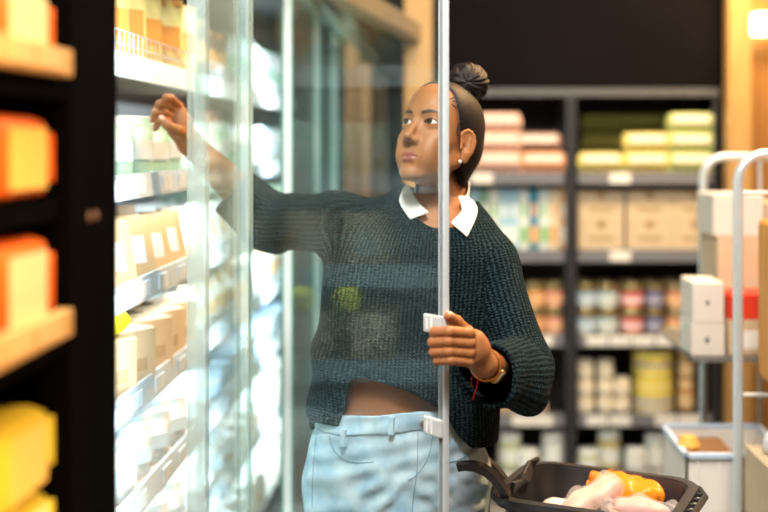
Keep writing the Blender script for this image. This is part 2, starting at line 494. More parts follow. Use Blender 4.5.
# ---- right hand reaching into the cabinet
def rh_chain(i):
    bx, by = [(179, 106), (176, 112), (175, 119.5), (176, 127)][i]
    tx, ty = [(165, 100), (158.5, 106), (155.5, 114.5), (158, 123.5)][i]
    r = [.0095, .0097, .0093, .0082][i]
    return ([W(bx+6, by+9, 2.44), W(bx, by, 2.425), W((bx+tx)/2-1, (by+ty)/2-4.5, 2.395), W(tx+1, ty-2, 2.385), W(tx-3, ty+5, 2.395)], [r*1.05, r*1.08, r*1.02, r*.96, r*.85])
RHC = [rh_chain(i) for i in range(4)]
THR = ([W(184, 134, 2.42), W(176, 130, 2.385), W(168, 126, 2.370), W(161.5, 119, 2.372)], [.0150, .0125, .0105, .0090])
def rhand(P):
    d = fingers(P, RHC)
    palm = s_ell(P, W(179, 123, 2.425), (.028, .020, .037))
    palm = smin(palm, s_chain(P, [W(181, 128, 2.427), WRR, (ELR*.65+WRR*.35)], [.027, .0275, .041], .012), .016)
    d = smin(d, palm, .006)
    return smin(d, s_chain(P, *THR, .004), .005)
rv, rf = surface(rhand, (-.70, 2.32, 1.36), (-.40, 2.52, 1.70), .002)
lv, rv = relax(lv, lf, 1, .4), relax(rv, rf, 1, .4)
bv, bf = merge_vf([(head_world, hf), (cv, cf), (lv, lf), (rv, rf)])
battr = np.zeros((len(bv), 3)); battr[:len(hv)] = head_attr
# nails
m0 = len(hv)+len(cv)
nail = np.zeros(len(bv))
for chs, sl, vv in ((LHC, slice(m0, m0+len(lv)), lv), (RHC, slice(m0+len(lv), None), rv)):
    for pts, rs in chs+[THL if vv is lv else THR]:
        tip = np.array(pts[-1])
        ax = tip-np.array(pts[-2]); ax /= np.linalg.norm(ax)
        q = vv-tip; al = q@ax; rad = q-al[:, None]*ax
        if pts is THL[0] or pts is THR[0]: out = np.array([0, -.5, .85])
        else: out = np.array([-.75, -.6, .2])
        out = out-ax*(out@ax); out /= np.linalg.norm(out)
        c = (rad@out)/np.maximum(np.linalg.norm(rad, axis=1), 1e-6)
        m = (c > .72) & (al > -.006) & (al < .0075) & (np.linalg.norm(q, axis=1) < rs[-1]*1.25)
        nail[sl] = np.maximum(nail[sl], m*1.0)
battr[:, 2] = np.where(nail > 0, 0, battr[:, 2])
def skin_material():
    m, n, out = nt('skin')
    b = n.nodes.new('ShaderNodeBsdfPrincipled'); n.links.new(b.outputs[0], out.inputs[0])
    at = n.nodes.new('ShaderNodeAttribute'); at.attribute_name = 'face'
    sp = n.nodes.new('ShaderNodeSeparateXYZ'); n.links.new(at.outputs['Vector'], sp.inputs[0])
    na = n.nodes.new('ShaderNodeAttribute'); na.attribute_name = 'nail'
    tc = n.nodes.new('ShaderNodeTexCoord'); t = n.nodes.new('ShaderNodeTexNoise'); t.inputs['Scale'].default_value = 22; t.inputs['Detail'].default_value = 5
    n.links.new(tc.outputs['Object'], t.inputs['Vector'])
    def mix(f, a, c):
        x = n.nodes.new('ShaderNodeMix'); x.data_type = 'RGBA'
        n.links.new(f, x.inputs[0])
        if isinstance(a, tuple): x.inputs[6].default_value = (*a, 1)
        else: n.links.new(a, x.inputs[6])
        x.inputs[7].default_value = (*c, 1); return x.outputs[2]
    c = mix(t.outputs[0], (.42, .172, .060), (.33, .125, .042))
    c = mix(sp.outputs[0], c, (.30, .085, .062))
    c = mix(sp.outputs[1], c, (.035, .018, .012))
    c = mix(sp.outputs[2], c, (.030, .018, .013))
    c = mix(na.outputs['Fac'], c, (.66, .38, .28))
    n.links.new(c, b.inputs['Base Color'])
    b.inputs['Roughness'].default_value = .50; b.inputs['Specular IOR Level'].default_value = .38
    b.inputs['Subsurface Weight'].default_value = .12; b.inputs['Subsurface Radius'].default_value = (.012, .005, .003); b.inputs['Subsurface Scale'].default_value = .6
    t2 = n.nodes.new('ShaderNodeTexNoise'); t2.inputs['Scale'].default_value = 600
    n.links.new(tc.outputs['Object'], t2.inputs['Vector'])
    bp = n.nodes.new('ShaderNodeBump'); bp.inputs['Strength'].default_value = .12; bp.inputs['Distance'].default_value = .001
    n.links.new(t2.outputs[0], bp.inputs['Height']); n.links.new(bp.outputs[0], b.inputs['Normal'])
    return m
person = np_mesh('person', bv, bf, {'face': battr, 'nail': nail})
PERSON = link('person', person, skin_material())
tag(PERSON, 'person in dark teal knit sweater and light blue jeans holding the glass door open', 'person')
# ---- eyes
def eye_mat():
    m, n, out = nt('eye_surface')
    b = n.nodes.new('ShaderNodeBsdfPrincipled'); n.links.new(b.outputs[0], out.inputs[0])
    b.inputs['Roughness'].default_value = .08
    tc = n.nodes.new('ShaderNodeTexCoord')
    dn = n.nodes.new('ShaderNodeVectorMath'); dn.operation = 'NORMALIZE'; n.links.new(tc.outputs['Object'], dn.inputs[0])
    dp = n.nodes.new('ShaderNodeVectorMath'); dp.operation = 'DOT_PRODUCT'; dp.inputs[1].default_value = (0, 0, 1)
    n.links.new(dn.outputs[0], dp.inputs[0])
    cr = n.nodes.new('ShaderNodeValToRGB'); cr.color_ramp.interpolation = 'LINEAR'
    E = cr.color_ramp.elements
    E[0].position = .0; E[0].color = (.72, .66, .62, 1)
    E[1].position = 1.0; E[1].color = (.005, .003, .003, 1)
    for p, c in ((.825, (.70, .64, .60, 1)), (.85, (.035, .018, .010, 1)), (.955, (.07, .030, .014, 1)), (.965, (.006, .004, .003, 1))):
        x = E.new(p); x.color = c
    n.links.new(dp.outputs['Value'], cr.inputs[0]); n.links.new(cr.outputs[0], b.inputs['Base Color'])
    return m
EM = eye_mat()
gaze = h2w([-.09, -1.0, .10])-HO; gaze = Vector(gaze).normalized()
for e in EYE:
    bm = bmesh.new(); bmesh.ops.create_uvsphere(bm, u_segments=28, v_segments=18, radius=.0129*1.04)
    for v in bm.verts:
        if v.co.z > .0118: v.co *= 1.02
    me = bpy.data.meshes.new('eye'); bm.to_mesh(me); bm.free()
    o = link('eye', me, EM, PERSON, True)
    o.rotation_euler = gaze.to_track_quat('Z', 'Y').to_euler(); o.location = h2w(e)
    tag(o, 'dark brown eye looking up')
# ---- hair
def hair_base(P):
    d = smin(cran(P), s_cap(P, (0, .060, -.02), (0, .050, -.065), .050, .040), .03)-.0032
    lim = yhair(P[:, 2])-P[:, 1]
    d = smax(d, lim, .006)
    ear = s_ell(P*A(0, 1, 1), (0, -.003, -.022), (1, .021, .030))
    d = smax(d, -np.where(np.abs(P[:, 0]) > .04, ear, 1), .003)
    return smax(d, -.082-P[:, 2], .004)
xv, xf = surface(hair_base, (-.09, -.10, -.10), (.09, .13, .135), .0024)
xv = relax(xv, xf, 4, .5)
def hair_material():
    m, n, out = nt('black_hair')
    b = n.nodes.new('ShaderNodeBsdfPrincipled'); n.links.new(b.outputs[0], out.inputs[0])
    b.inputs['Base Color'].default_value = (.012, .008, .007, 1); b.inputs['Roughness'].default_value = .58; b.inputs['Specular IOR Level'].default_value = .3
    tc = n.nodes.new('ShaderNodeTexCoord'); mp = n.nodes.new('ShaderNodeMapping'); mp.inputs['Scale'].default_value = (160, 40, 60)
    t = n.nodes.new('ShaderNodeTexNoise'); t.inputs['Scale'].default_value = 3; t.inputs['Detail'].default_value = 5
    n.links.new(tc.outputs['Object'], mp.inputs[0]); n.links.new(mp.outputs[0], t.inputs['Vector'])
    bp = n.nodes.new('ShaderNodeBump'); bp.inputs['Strength'].default_value = .5; bp.inputs['Distance'].default_value = .002
    n.links.new(t.outputs[0], bp.inputs['Height']); n.links.new(bp.outputs[0], b.inputs['Normal'])
    return m
HM = hair_material()
hair = link('hair', np_mesh('hair', h2w(xv), xf), HM, PERSON); tag(hair, 'black hair slicked back with short faded sides')
BC = W(467, 83, 2.285)
def bun(P):
    q = P-BC.astype(np.float32)
    d = s_ell(q, (0, 0, 0), (.045, .042, .043))
    th = np.arctan2(q[:, 2], q[:, 0]); ph = q[:, 1]
    d = d+.0014*np.sin(5*th+ph*110)+.0014*np.sin(13*th-ph*160+2+3*np.sin(q[:, 2]*70))+.002*np.sin(q[:, 0]*130+2*np.sin(q[:, 1]*90))
    for k in range(5):
        a = k*1.256; c = np.array([math.cos(a)*.024, -.008+.014*math.sin(k*2.1), math.sin(a)*.022])
        d = smin(d, s_ell(q, c, (.018, .020, .017))+.0014*np.sin(q[:, 0]*420+k)+.0012*np.sin(q[:, 2]*360+k*2), .004)
    d = smin(d, s_cap(P, BC+(-.008, -.010, -.030), BC+(-.024, -.03, -.055), .017, .022), .012)
    return d
uv_, uf_ = surface(bun, BC-.075, BC+.07, .0022)
o = link('hair_bun', np_mesh('hair_bun', uv_, uf_), HM, PERSON); tag(o, 'coiled bun of twisted hair on top of the head')
def surf_head(P): return head(w2h(P))
# short baby-hair curl in front of the ear
def strands(name, lines, f, off, r, m, parent, seg=6):
    mb = MB()
    for L in lines:
        pts = [trace(x, y, f, 1.5, off) for x, y in L]
        pts = [p for p in pts if p is not None]
        if len(pts) > 1: mb.tube(pts, r, seg)
    return mb.build(name, m, parent, True)
for L in ([(452, 104), (456, 108), (459, 105), (457, 101), (453, 101)], [(462, 118), (459, 124), (457, 131), (458, 136)], [(450, 99), (455, 97), (461, 97)]):
    strands('baby_hair', [L], surf_head, .0004, .0010, HM, PERSON)
pe = trace(460, 161.5, surf_head, 1.5, .003)
mb = MB().lathe([(0, -.0042), (.003, -.003), (.0042, 0), (.003, .003), (0, .0042)], 12, pe)
o = mb.build('earring', mat('pearl', (.9, .87, .8), .2, 0, .6), PERSON, True); tag(o, 'small pearl stud earring')
# ---- sweater
def hem(x, back):
    px = 450+x/2.17*F
    y = np.interp(px, [290, 340, 346, 352, 365, 385, 410, 430, 447, 456, 470, 490, 515], [428, 427, 408, 378, 376, 380, 388, 398, 414, 432, 448, 453, 452])
    zf = CAMZ-(y-145)/F*2.15
    return np.where(back, .955, zf)
def sw_out(P):
    d = s_loft(P, SWT)
    aR = s_chain(P, [W(415, 232, 2.27), SHR, ELR, CUR], [.060, .063, .066, .060], .03)
    aL = s_chain(P, [W(450, 245, 2.28), SHL, ELL, CUL], [.060, .067, .066, .060], .02)
    aL = smin(aL, s_ell(P, ELL+np.array([.012, -.05, -.012]), (.052, .07, .062)), .02)
    d = smin(d, aR, .035); d = smin(d, aL, .022)
    # folds
    x, y, z = P[:, 0], P[:, 1], P[:, 2]
    d = d+.0035*np.sin(x*38+z*30+1.3*np.sin(z*17))*np.clip((1.40-z)*4, 0, 1)
    d = d+.0045*np.sin((x-ELR[0])*70+z*26)*np.exp(-((x-ELR[0])**2+(z-ELR[2])**2)/.012)
    d = d+.0050*np.sin((y-ELL[1])*55-z*30)*np.exp(-((x-ELL[0])**2+(z-ELL[2])**2)/.010)
    return d
axR = (CUR-ELR)/np.linalg.norm(CUR-ELR); axL = (CUL-ELL)/np.linalg.norm(CUL-ELL)
def sweater(P):
    o = sw_out(P)
    d = np.maximum(o, -(o+.0075))
    tors = (P[:, 0] > -.32) & (P[:, 0] < .12)
    low = hem(P[:, 0], P[:, 1] > 2.26)-P[:, 2]
    arm = s_chain(P, [SHL, ELL, CUL], [.085, .085, .085])
    low = np.where(arm < 0, np.minimum(low, arm+.02*0-.0), low)
    d = smax(d, low, .003)
    eR = (P-CUR.astype(np.float32))@axR.astype(np.float32); eL = (P-CUL.astype(np.float32))@axL.astype(np.float32)
    d = smax(d, np.where(s_sph(P, CUR, .10) < 0, eR, -1), .003)
    d = smax(d, np.where(s_sph(P, CUL, .11) < 0, eL, -1), .003)
    # neckline
    nk = s_chain(P, [W(441, 170, 2.25), W(439, 212, 2.235), W(437, 207, 2.14)], [.075, .070, .020])
    nk = np.minimum(nk, s_cap(P, W(441, 150, 2.28), W(440, 205, 2.275), .078))
    d = smax(d, -nk, .004)
    return d
sv, sf = surface(sweater, (-.60, 1.90, .83), (.23, 2.60, 1.52), .0036, 8)
sv = relax(sv, sf, 1, .5)
def knit_uv(v):
    P = v.astype(np.float32)
    def ax(a, b):
        a = np.array(a); b = np.array(b); L = np.linalg.norm(b-a); d = (b-a)/L
        q = P-a; t = q@d; r = q-t[:, None]*d
        e1 = np.cross(d, [0, 1, .2]); e1 /= np.linalg.norm(e1); e2 = np.cross(d, e1)
        an = np.arctan2(r@e2, r@e1); dist = np.sqrt((r**2).sum(1))+np.maximum(0, np.maximum(-t, t-L))
        return an, t, dist
    cx = np.interp(P[:, 2], SWT[:, 0], SWT[:, 1]); cy = np.interp(P[:, 2], SWT[:, 0], SWT[:, 2])
    u = np.arctan2(P[:, 0]-cx, -(P[:, 1]-cy))*.165; vv = P[:, 2].copy()
    dt = s_loft(P, SWT)+.03
    best = np.where(dt < .028, -1, 1).astype(float)*0+np.abs(dt)
    for (a, b, base) in ((SHR, ELR, 0), (ELR, CUR, .3), (SHL, ELL, 0), (ELL, CUL, .3)):
        an, t, ds = ax(a, b)
        m = (ds < .095) & (dt > .034)
        m = m & (ds < best+.06)
        u = np.where(m, an*.062, u); vv = np.where(m, t+base, vv)
        best = np.where(m, ds-.06, best)
    return np.stack([u, vv, np.zeros(len(u))], 1)
def knit_material():
    m, n, out = nt('teal_chenille_knit')
    b = n.nodes.new('ShaderNodeBsdfPrincipled'); n.links.new(b.outputs[0], out.inputs[0])
    b.inputs['Roughness'].default_value = .95; b.inputs['Specular IOR Level'].default_value = .04
    b.inputs['Sheen Weight'].default_value = .02; b.inputs['Sheen Roughness'].default_value = .5
    at = n.nodes.new('ShaderNodeAttribute'); at.attribute_name = 'knit'
    sp = n.nodes.new('ShaderNodeSeparateXYZ'); n.links.new(at.outputs['Vector'], sp.inputs[0])
    ru = mapnode(n, 'SINE', mapnode(n, 'MULTIPLY', sp.outputs[0], 2*PI/.0100))
    rv_ = mapnode(n, 'SINE', mapnode(n, 'ADD', mapnode(n, 'MULTIPLY', sp.outputs[1], 2*PI/.0058), mapnode(n, 'MULTIPLY', ru, 1.0)))
    tc = n.nodes.new('ShaderNodeTexCoord'); t = n.nodes.new('ShaderNodeTexNoise'); t.inputs['Scale'].default_value = 260; t.inputs['Detail'].default_value = 3
    n.links.new(tc.outputs['Object'], t.inputs['Vector'])
    hgt = mapnode(n, 'ADD', mapnode(n, 'MULTIPLY', ru, .30), mapnode(n, 'MULTIPLY', rv_, .22))
    hgt = mapnode(n, 'ADD', hgt, mapnode(n, 'MULTIPLY', t.outputs[0], 2.6))
    mr = n.nodes.new('ShaderNodeMapRange'); mr.inputs[1].default_value = 1.05; mr.inputs[2].default_value = 2.3
    n.links.new(hgt, mr.inputs[0])
    mx = n.nodes.new('ShaderNodeMix'); mx.data_type = 'RGBA'
    mx.inputs[6].default_value = (.0015, .008, .011, 1); mx.inputs[7].default_value = (.048, .092, .102, 1)
    n.links.new(mr.outputs[0], mx.inputs[0]); n.links.new(mx.outputs[2], b.inputs['Base Color'])
    bp = n.nodes.new('ShaderNodeBump'); bp.inputs['Strength'].default_value = .9; bp.inputs['Distance'].default_value = .004
    n.links.new(hgt, bp.inputs['Height']); n.links.new(bp.outputs[0], b.inputs['Normal'])
    return m
KM = knit_material()
o = link('sweater', np_mesh('sweater', sv, sf, {'knit': knit_uv(sv)}), KM, PERSON)
tag(o, 'dark teal ribbed knit sweater with wide sleeves')
# ---- jeans
def jeans_s(P):
    d = smin(hips(P, 0.0), legs(P, .006), .03)
    x, z = P[:, 0], P[:, 2]
    f = np.exp(-((z-.86)/.05)**2)
    d = d+.0034*np.sin(z*120+np.abs(x+.09)*75+2*np.sin(x*25))*f*(P[:, 1] < 2.2)+.0020*np.sin(x*60+z*50)+.0015*np.sin(z*170-x*40)*(P[:, 1] < 2.2)
    return d
def wline(P): return 1.008+.018*np.clip((P[:, 0]+.26)/.2, 0, 1)-.35*np.clip(P[:, 1]-2.30, 0, 1)*0
def jeans(P):
    o = jeans_s(P); d = np.maximum(o, -(o+.011))
    d = smax(d, P[:, 2]-wline(P), .002)
    return smax(d, .085-P[:, 2], .002)
jv, jf = surface(jeans, (-.34, 2.02, .07), (.13, 2.42, 1.05), .0045, 8)
jv = relax(jv, jf, 1, .5)
def denim(name, c1, c2, sc=26):
    m, n, out = nt(name)
    b = n.nodes.new('ShaderNodeBsdfPrincipled'); n.links.new(b.outputs[0], out.inputs[0]); b.inputs['Roughness'].default_value = .8
    tc = n.nodes.new('ShaderNodeTexCoord'); t = n.nodes.new('ShaderNodeTexNoise'); t.inputs['Scale'].default_value = sc; t.inputs['Detail'].default_value = 8
    n.links.new(tc.outputs['Object'], t.inputs['Vector'])
    cr = n.nodes.new('ShaderNodeValToRGB'); cr.color_ramp.elements[0].position = .35; cr.color_ramp.elements[0].color = (*c1, 1)
    cr.color_ramp.elements[1].position = .65; cr.color_ramp.elements[1].color = (*c2, 1)
    n.links.new(t.outputs[0], cr.inputs[0]); n.links.new(cr.outputs[0], b.inputs['Base Color'])
    w = n.nodes.new('ShaderNodeTexNoise'); w.inputs['Scale'].default_value = 900
    n.links.new(tc.outputs['Object'], w.inputs['Vector'])
    bp = n.nodes.new('ShaderNodeBump'); bp.inputs['Strength'].default_value = .3; bp.inputs['Distance'].default_value = .001
    n.links.new(w.outputs[0], bp.inputs['Height']); n.links.new(bp.outputs[0], b.inputs['Normal'])
    return m
DN = denim('light_denim', (.38, .60, .78), (.66, .82, .92)); DS = mat('denim_seam', (.22, .38, .50), .8)
JE = link('jeans', np_mesh('jeans', jv, jf), DN, PERSON); tag(JE, 'faded light blue jeans')
def jtop(P): return jeans_s(P)
def band(P):
    o = jeans_s(P)-.003; d = np.maximum(o, -(o+.006))
    return smax(smax(d, P[:, 2]-wline(P)-.002, .002), (wline(P)-.036)-P[:, 2], .002)
wv, wf = surface(band, (-.34, 2.02, .94), (.13, 2.42, 1.06), .003, 8)
link('waistband', np_mesh('waistband', wv, wf), DN, JE)
def stitch(name, lines, r=.0008, off=.0010, m=DS, lab=None):
    o = strands(name, lines, jeans_s, off, r, m, JE, 5)
    if lab: tag(o, lab)
    return o
def curve(pts, n=14):
    pts = np.array(pts, float); t = np.linspace(0, len(pts)-1, n); out = []
    for k in t:
        i = int(min(k, len(pts)-2)); u = k-i
        p0, p1, p2, p3 = pts[max(i-1, 0)], pts[i], pts[i+1], pts[min(i+2, len(pts)-1)]
        out.append(tuple(.5*((2*p1)+(-p0+p2)*u+(2*p0-5*p1+4*p2-p3)*u*u+(-p0+3*p1-3*p2+p3)*u**3)))
    return out
stitch('side_seam', [curve([(316, 436), (313, 470), (312, 512), (314, 560)])])
stitch('fly_stitching', [curve([(433, 434), (430, 452), (424, 466), (414, 477), (408, 480)])])
stitch('center_seam', [curve([(418, 432), (417, 470), (413, 500), (411, 530)])])
stitch('pocket_seam', [curve([(329, 436), (335, 452), (352, 462), (374, 462)], 16)])
stitch('pocket_seam', [curve([(476, 440), (471, 452), (459, 460), (449, 462)], 12)])
for (x, y) in ((392, 419), (344, 431), (447, 415)):
    p0, p1 = trace(x, y-2, jeans_s, 1.5, .0075), trace(x-1, y+16, jeans_s, 1.5, .0075)
    mb = MB()
    d = Vector(p1)-Vector(p0); M = Matrix.Translation((Vector(p0)+Vector(p1))/2) @ d.to_track_quat('Z', 'Y').to_matrix().to_4x4()
    mb.obox(M, .011, .011, d.length, 0, .0012); mb.build('belt_loop', DN, JE)
pb = trace(424, 424, jeans_s, 1.5, .006)
mb = MB().lathe([(0, -.004), (.0085, -.004), (.0085, 0), (.006, .0022), (0, .002)], 16)
o = mb.build('button', mat('brass_button', (.55, .42, .28), .35, 1), JE, True); o.location = pb; o.rotation_euler = (PI/2, 0, 0)
# ---- white shirt collar
def coll_surf(P): return np.minimum(sw_out(P), surf_head(P))
def panel(name, rows, f, off, thick, m, parent, n=9):
    """rows = left and right border polylines in view; lofted over the surface"""
    L = curve(rows[0], n); R = curve(rows[1], n); cols = 8; V = []; ok = []
    for i in range(n):
        for j in range(cols+1):
            t = j/cols
            x = L[i][0]*(1-t)+R[i][0]*t; y = L[i][1]*(1-t)+R[i][1]*t
            p = trace(x, y, f, 1.5, off)
            V.append(p)
    V = [p for p in V]
    # depth limiter keeps the cloth from jumping across silhouettes
    ys = np.array([p[1] if p is not None else np.nan for p in V]).reshape(n, cols+1)
    med = np.nanmedian(ys)
    pts = []
    for q, p in enumerate(V):
        i, j = divmod(q, cols+1); t = j/cols
        x = L[i][0]*(1-t)+R[i][0]*t; y = L[i][1]*(1-t)+R[i][1]*t
        Y = ys[i, j]; Y = med if np.isnan(Y) else min(Y, med+.05)
        pts.append(Y)
    G = np.array(pts).reshape(n, cols+1)
    for _ in range(4):
        g = G.copy(); g[1:-1] = .5*G[1:-1]+.25*(G[:-2]+G[2:]); G = g; g = G.copy(); g[:, 1:-1] = .5*G[:, 1:-1]+.25*(G[:, :-2]+G[:, 2:]); G = g
    verts = []
    for i in range(n):
        for j in range(cols+1):
            t = j/cols
            verts.append(W(L[i][0]*(1-t)+R[i][0]*t, L[i][1]*(1-t)+R[i][1]*t, G[i, j]))
    fc = [(i*(cols+1)+j, i*(cols+1)+j+1, (i+1)*(cols+1)+j+1, (i+1)*(cols+1)+j) for i in range(n-1) for j in range(cols)]
    me = bpy.data.meshes.new(name); me.from_pydata([tuple(v) for v in verts], [], fc)
    o = link(name, me, m, parent, True)
    s = o.modifiers.new('s', 'SOLIDIFY'); s.thickness = thick; s.offset = 0
    b = o.modifiers.new('b', 'BEVEL'); b.width = .0008; b.segments = 2
    return o
CW = mat('white_cotton', (.72, .70, .67), .8, bump=.15, bscale=700)
def colband(P):
    o = s_cap(P, W(443, 178, 2.265), W(440, 214, 2.262), .0575, .062)
    d = np.maximum(o, -(o+.004))
    up = P[:, 2]-(1.475-.9*np.clip(2.262-P[:, 1], -.01, .1))
    dn = (1.435-.9*np.clip(2.262-P[:, 1], -.01, .1))-P[:, 2]
    d = smax(smax(d, up, .002), dn, .002)
    gap = s_cap(P, W(436, 180, 2.16), W(438, 240, 2.16), .080)
    return smax(d, -gap, .002)
kv, kf = surface(colband, (-.11, 2.16, 1.30), (.08, 2.36, 1.53), .0024, 8)
SHIRT = link('shirt_collar', np_mesh('shirt_collar', kv, kf), CW, PERSON); tag(SHIRT, 'white shirt collar worn over the sweater neckline')
panel('collar_point', [[(406.5, 184), (402, 191), (399, 201), (404, 211), (410.5, 219.5)], [(409, 185), (413, 194), (419, 203), (425, 209), (429, 212.5)]], coll_surf, .005, .003, CW, SHIRT)
panel('collar_point', [[(458, 196), (461, 205), (461.5, 211), (456, 217), (450.5, 222.5)], [(467, 196), (475, 203), (477.5, 212), (473.5, 224), (467, 237)]], coll_surf, .005, .003, CW, SHIRT)
# ---- watch and red string on the left wrist
fx = (ELL-WRL)/np.linalg.norm(ELL-WRL)
WC = WRL+fx*.022
def ring(name, c, ax, r, prof, m, parent, seg=40, e=(1, 1), label=None):
    ax = Vector(ax).normalized(); u = Vector((0, 0, 1)); u = (u-ax*u.dot(ax)).normalized(); w = ax.cross(u)
    V = []; Fc = []; k = len(prof)
    for i in range(seg):
        t = 2*PI*i/seg
        for dr, da in prof: V.append(Vector(c)+u*(r*e[0]+dr)*math.cos(t)+w*(r*e[1]+dr)*math.sin(t)+ax*da)
    for i in range(seg):
        for j in range(k):
            a = i*k+j; b = i*k+(j+1) % k; cc = ((i+1) % seg)*k; Fc.append((a, b, cc+(j+1) % k, cc+j))
    mb = MB().add(V, Fc); o = mb.build(name, m, parent, True)
    if label: tag(o, label)
    return o, u, w, ax
GOLD = mat('gold_metal', (.75, .48, .16), .28, 1)
wo, u_, w_, a_ = ring('watch', WC, fx, .0275, [(0, -.005), (.0022, -.005), (.0022, .005), (0, .005)], GOLD, PERSON, label='gold bracelet watch on the left wrist')
out = Vector((-.10, -1, .10)); out = (out-a_*out.dot(a_)).normalized(); side = a_.cross(out)
M = Matrix((( *side, 0), (*a_, 0), (*out, 0), (0, 0, 0, 1))).transposed()
M.translation = Vector(WC)+out*.0315
MB().obox(M, .030, .019, .006, 0, .0022).build('watch_case', GOLD, wo)
M2 = M.copy(); M2.translation = Vector(WC)+out*.0352
MB().obox(M2, .024, .0135, .0008).build('watch_dial', mat('cream_dial', (.75, .62, .38), .25), wo)
RED = mat('red_string', (.62, .02, .015), .7)
ro, *_ = ring('string_bracelet', WC+fx*.012, fx, .0278, [(-.0011, -.0011), (.0011, -.0011), (.0011, .0011), (-.0011, .0011)], RED, PERSON, label='red string bracelet with loose ends')
b0 = WC+fx*.008+np.array([-.004, -.028, -.014])
pA = W(476, 372, b0[1]-.004)
mb = MB()
mb.tube([pA, W(478, 378, pA[1]), W(477, 387, pA[1]), W(474, 395, pA[1]), W(473, 400, pA[1]+.003)], .0011, 6)
mb.tube([pA, W(472, 377, pA[1]), W(471, 383, pA[1]), W(473, 388, pA[1])], .0009, 6)
mb.tube([W(487, 366, pA[1]-.004), W(482, 371, pA[1]-.006), pA], .0011, 6)
mb.build('loose_end', RED, ro)
# ---- shoes
for s in (-1, 1):
    a = np.array([-.11+s*.110, 2.27, 0])
    def shoe(P, a=a):
        d = s_cap(P, a+(0, .01, .045), a+(0, -.17, .036), .040, .034)
        d = smin(d, s_cap(P, a+(0, .01, .05), a+(0, .0, .11), .044, .046), .02)
        return smax(smax(d, .002-P[:, 2], .004), P[:, 2]-.12, .004)
    v, f = surface(shoe, a+(-.07, -.25, -.01), a+(.07, .08, .14), .005, 8)
    o = link('shoe', np_mesh('shoe', v, f), mat('white_leather', (.75, .74, .72), .5), PERSON)
# ================================================================== THE SHOP
BLK = mat('black_metal', (.012, .012, .014), .45); DK = mat('dark_grey_metal', (.030, .031, .034), .4)
WHT = mat('white_enamel', (.80, .83, .84), .4); STEEL = mat('brushed_steel', (.62, .66, .68), .28, 1)
CHROME = mat('zinc_tube', (.72, .80, .84), .30, .45)
PINE = wood('pine', (.50, .27, .085), (.56, .32, .11)); OAK = wood('warm_oak', (.30, .14, .04), (.40, .20, .07))
PALEWOOD = wood('pale_wood', (.55, .38, .22), (.66, .48, .30))
CARD = mat('cardboard', (.52, .37, .21), .85, noise=.12, nscale=12)
CARDL = mat('light_cardboard', (.66, .52, .34), .85, noise=.1, nscale=12)
WCARD = mat('white_cardboard', (.78, .74, .66), .8, noise=.06, nscale=10)
TAG = mat('price_paper', (.82, .80, .74), .7)
def st(name, f, m):
    mb = MB(); f(mb); o = mb.build(name, m); o['kind'] = 'structure'; return o
fl, n, out = nt('polished_concrete')
b = n.nodes.new('ShaderNodeBsdfPrincipled'); n.links.new(b.outputs[0], out.inputs[0]); b.inputs['Roughness'].default_value = .25
tc = n.nodes.new('ShaderNodeTexCoord'); t = n.nodes.new('ShaderNodeTexNoise'); t.inputs['Scale'].default_value = 3; t.inputs['Detail'].default_value = 8
n.links.new(tc.outputs['Object'], t.inputs['Vector'])
cr = n.nodes.new('ShaderNodeValToRGB'); cr.color_ramp.elements[0].color = (.22, .20, .18, 1); cr.color_ramp.elements[1].color = (.34, .31, .28, 1)
n.links.new(t.outputs[0], cr.inputs[0]); n.links.new(cr.outputs[0], b.inputs['Base Color'])
st('floor', lambda m: m.box(-1.6, 3.2, -3, 8, -.1, 0), fl)
st('ceiling', lambda m: m.box(-1.6, 3.2, -3, 8, 3.1, 3.2), mat('dark_ceiling', (.03, .028, .03), .8))
WD = mat('dark_wall', (.006, .0045, .005), .9, spec=.08, noise=.2, nscale=3)
st('wall_left', lambda m: m.box(-1.6, -1.5, -3, 8, 0, 3.1), WD)
st('wall_right', lambda m: m.box(3.1, 3.2, -3, 8, 0, 3.1), mat('warm_wall', (.35, .22, .12), .8))
st('wall_back', lambda m: m.box(-1.5, 3.1, 7.9, 8, 0, 3.1), WD)
st('wall_front', lambda m: m.box(-1.5, 3.1, -3, -2.9, 0, 3.1), mat('front_wall', (.25, .16, .10), .8))
YR = 4.6; K = YR/F
def RX(px): return (px-450)*K
def RZ(py): return CAMZ-(py-145)*K
st('wall_header', lambda m: m.box(RX(433), RX(722), 4.62, 5.10, RZ(86), 3.1), WD)
st('trim_1', lambda m: m.box(-.188, -.075, 4.42, 4.56, 0, 3.1), PINE)
st('trim_2', lambda m: m.box(1.155, 1.249, 4.42, 4.50, 0, 3.1), PINE)
st('trim_3', lambda m: m.box(1.249, 3.1, 4.62, 4.70, 0, 3.1), wood('lit_oak_panel', (.32, .14, .03), (.38, .18, .045)))
def beam(m):
    a = Vector((-.46, 3.25, 2.10)); c = Vector((-.13, 4.52, 2.02)); d = c-a
    M = Matrix.Translation((a+c)/2) @ d.to_track_quat('Y', 'Z').to_matrix().to_4x4(); m.obox(M, .07, d.length, .075, 0, .004)
st('trim_4', beam, wood('tan_beam', (.30, .19, .10), (.38, .26, .15)))
def beam2(m):
    a = Vector((-.55, 3.35, 2.21)); c = Vector((-.13, 4.60, 2.21)); d = c-a
    M = Matrix.Translation((a+c)/2) @ d.to_track_quat('Y', 'Z').to_matrix().to_4x4(); m.obox(M, .05, d.length, .12, 0, .004)
# wall lamp on the right
lw = MB().box(W(753.5, 0, 4.5)[0], W(775, 0, 4.5)[0], 4.50, 4.60, W(0, 33, 4.5)[2], W(0, 13, 4.5)[2], 0, .012).build('wall_lamp', mat('lamp_diffuser', (1, .9, .7), .4, emis=(1, .78, .45), estr=14), None)
tag(lw, 'small glowing wall lamp high on the orange wood panel', 'wall lamp')
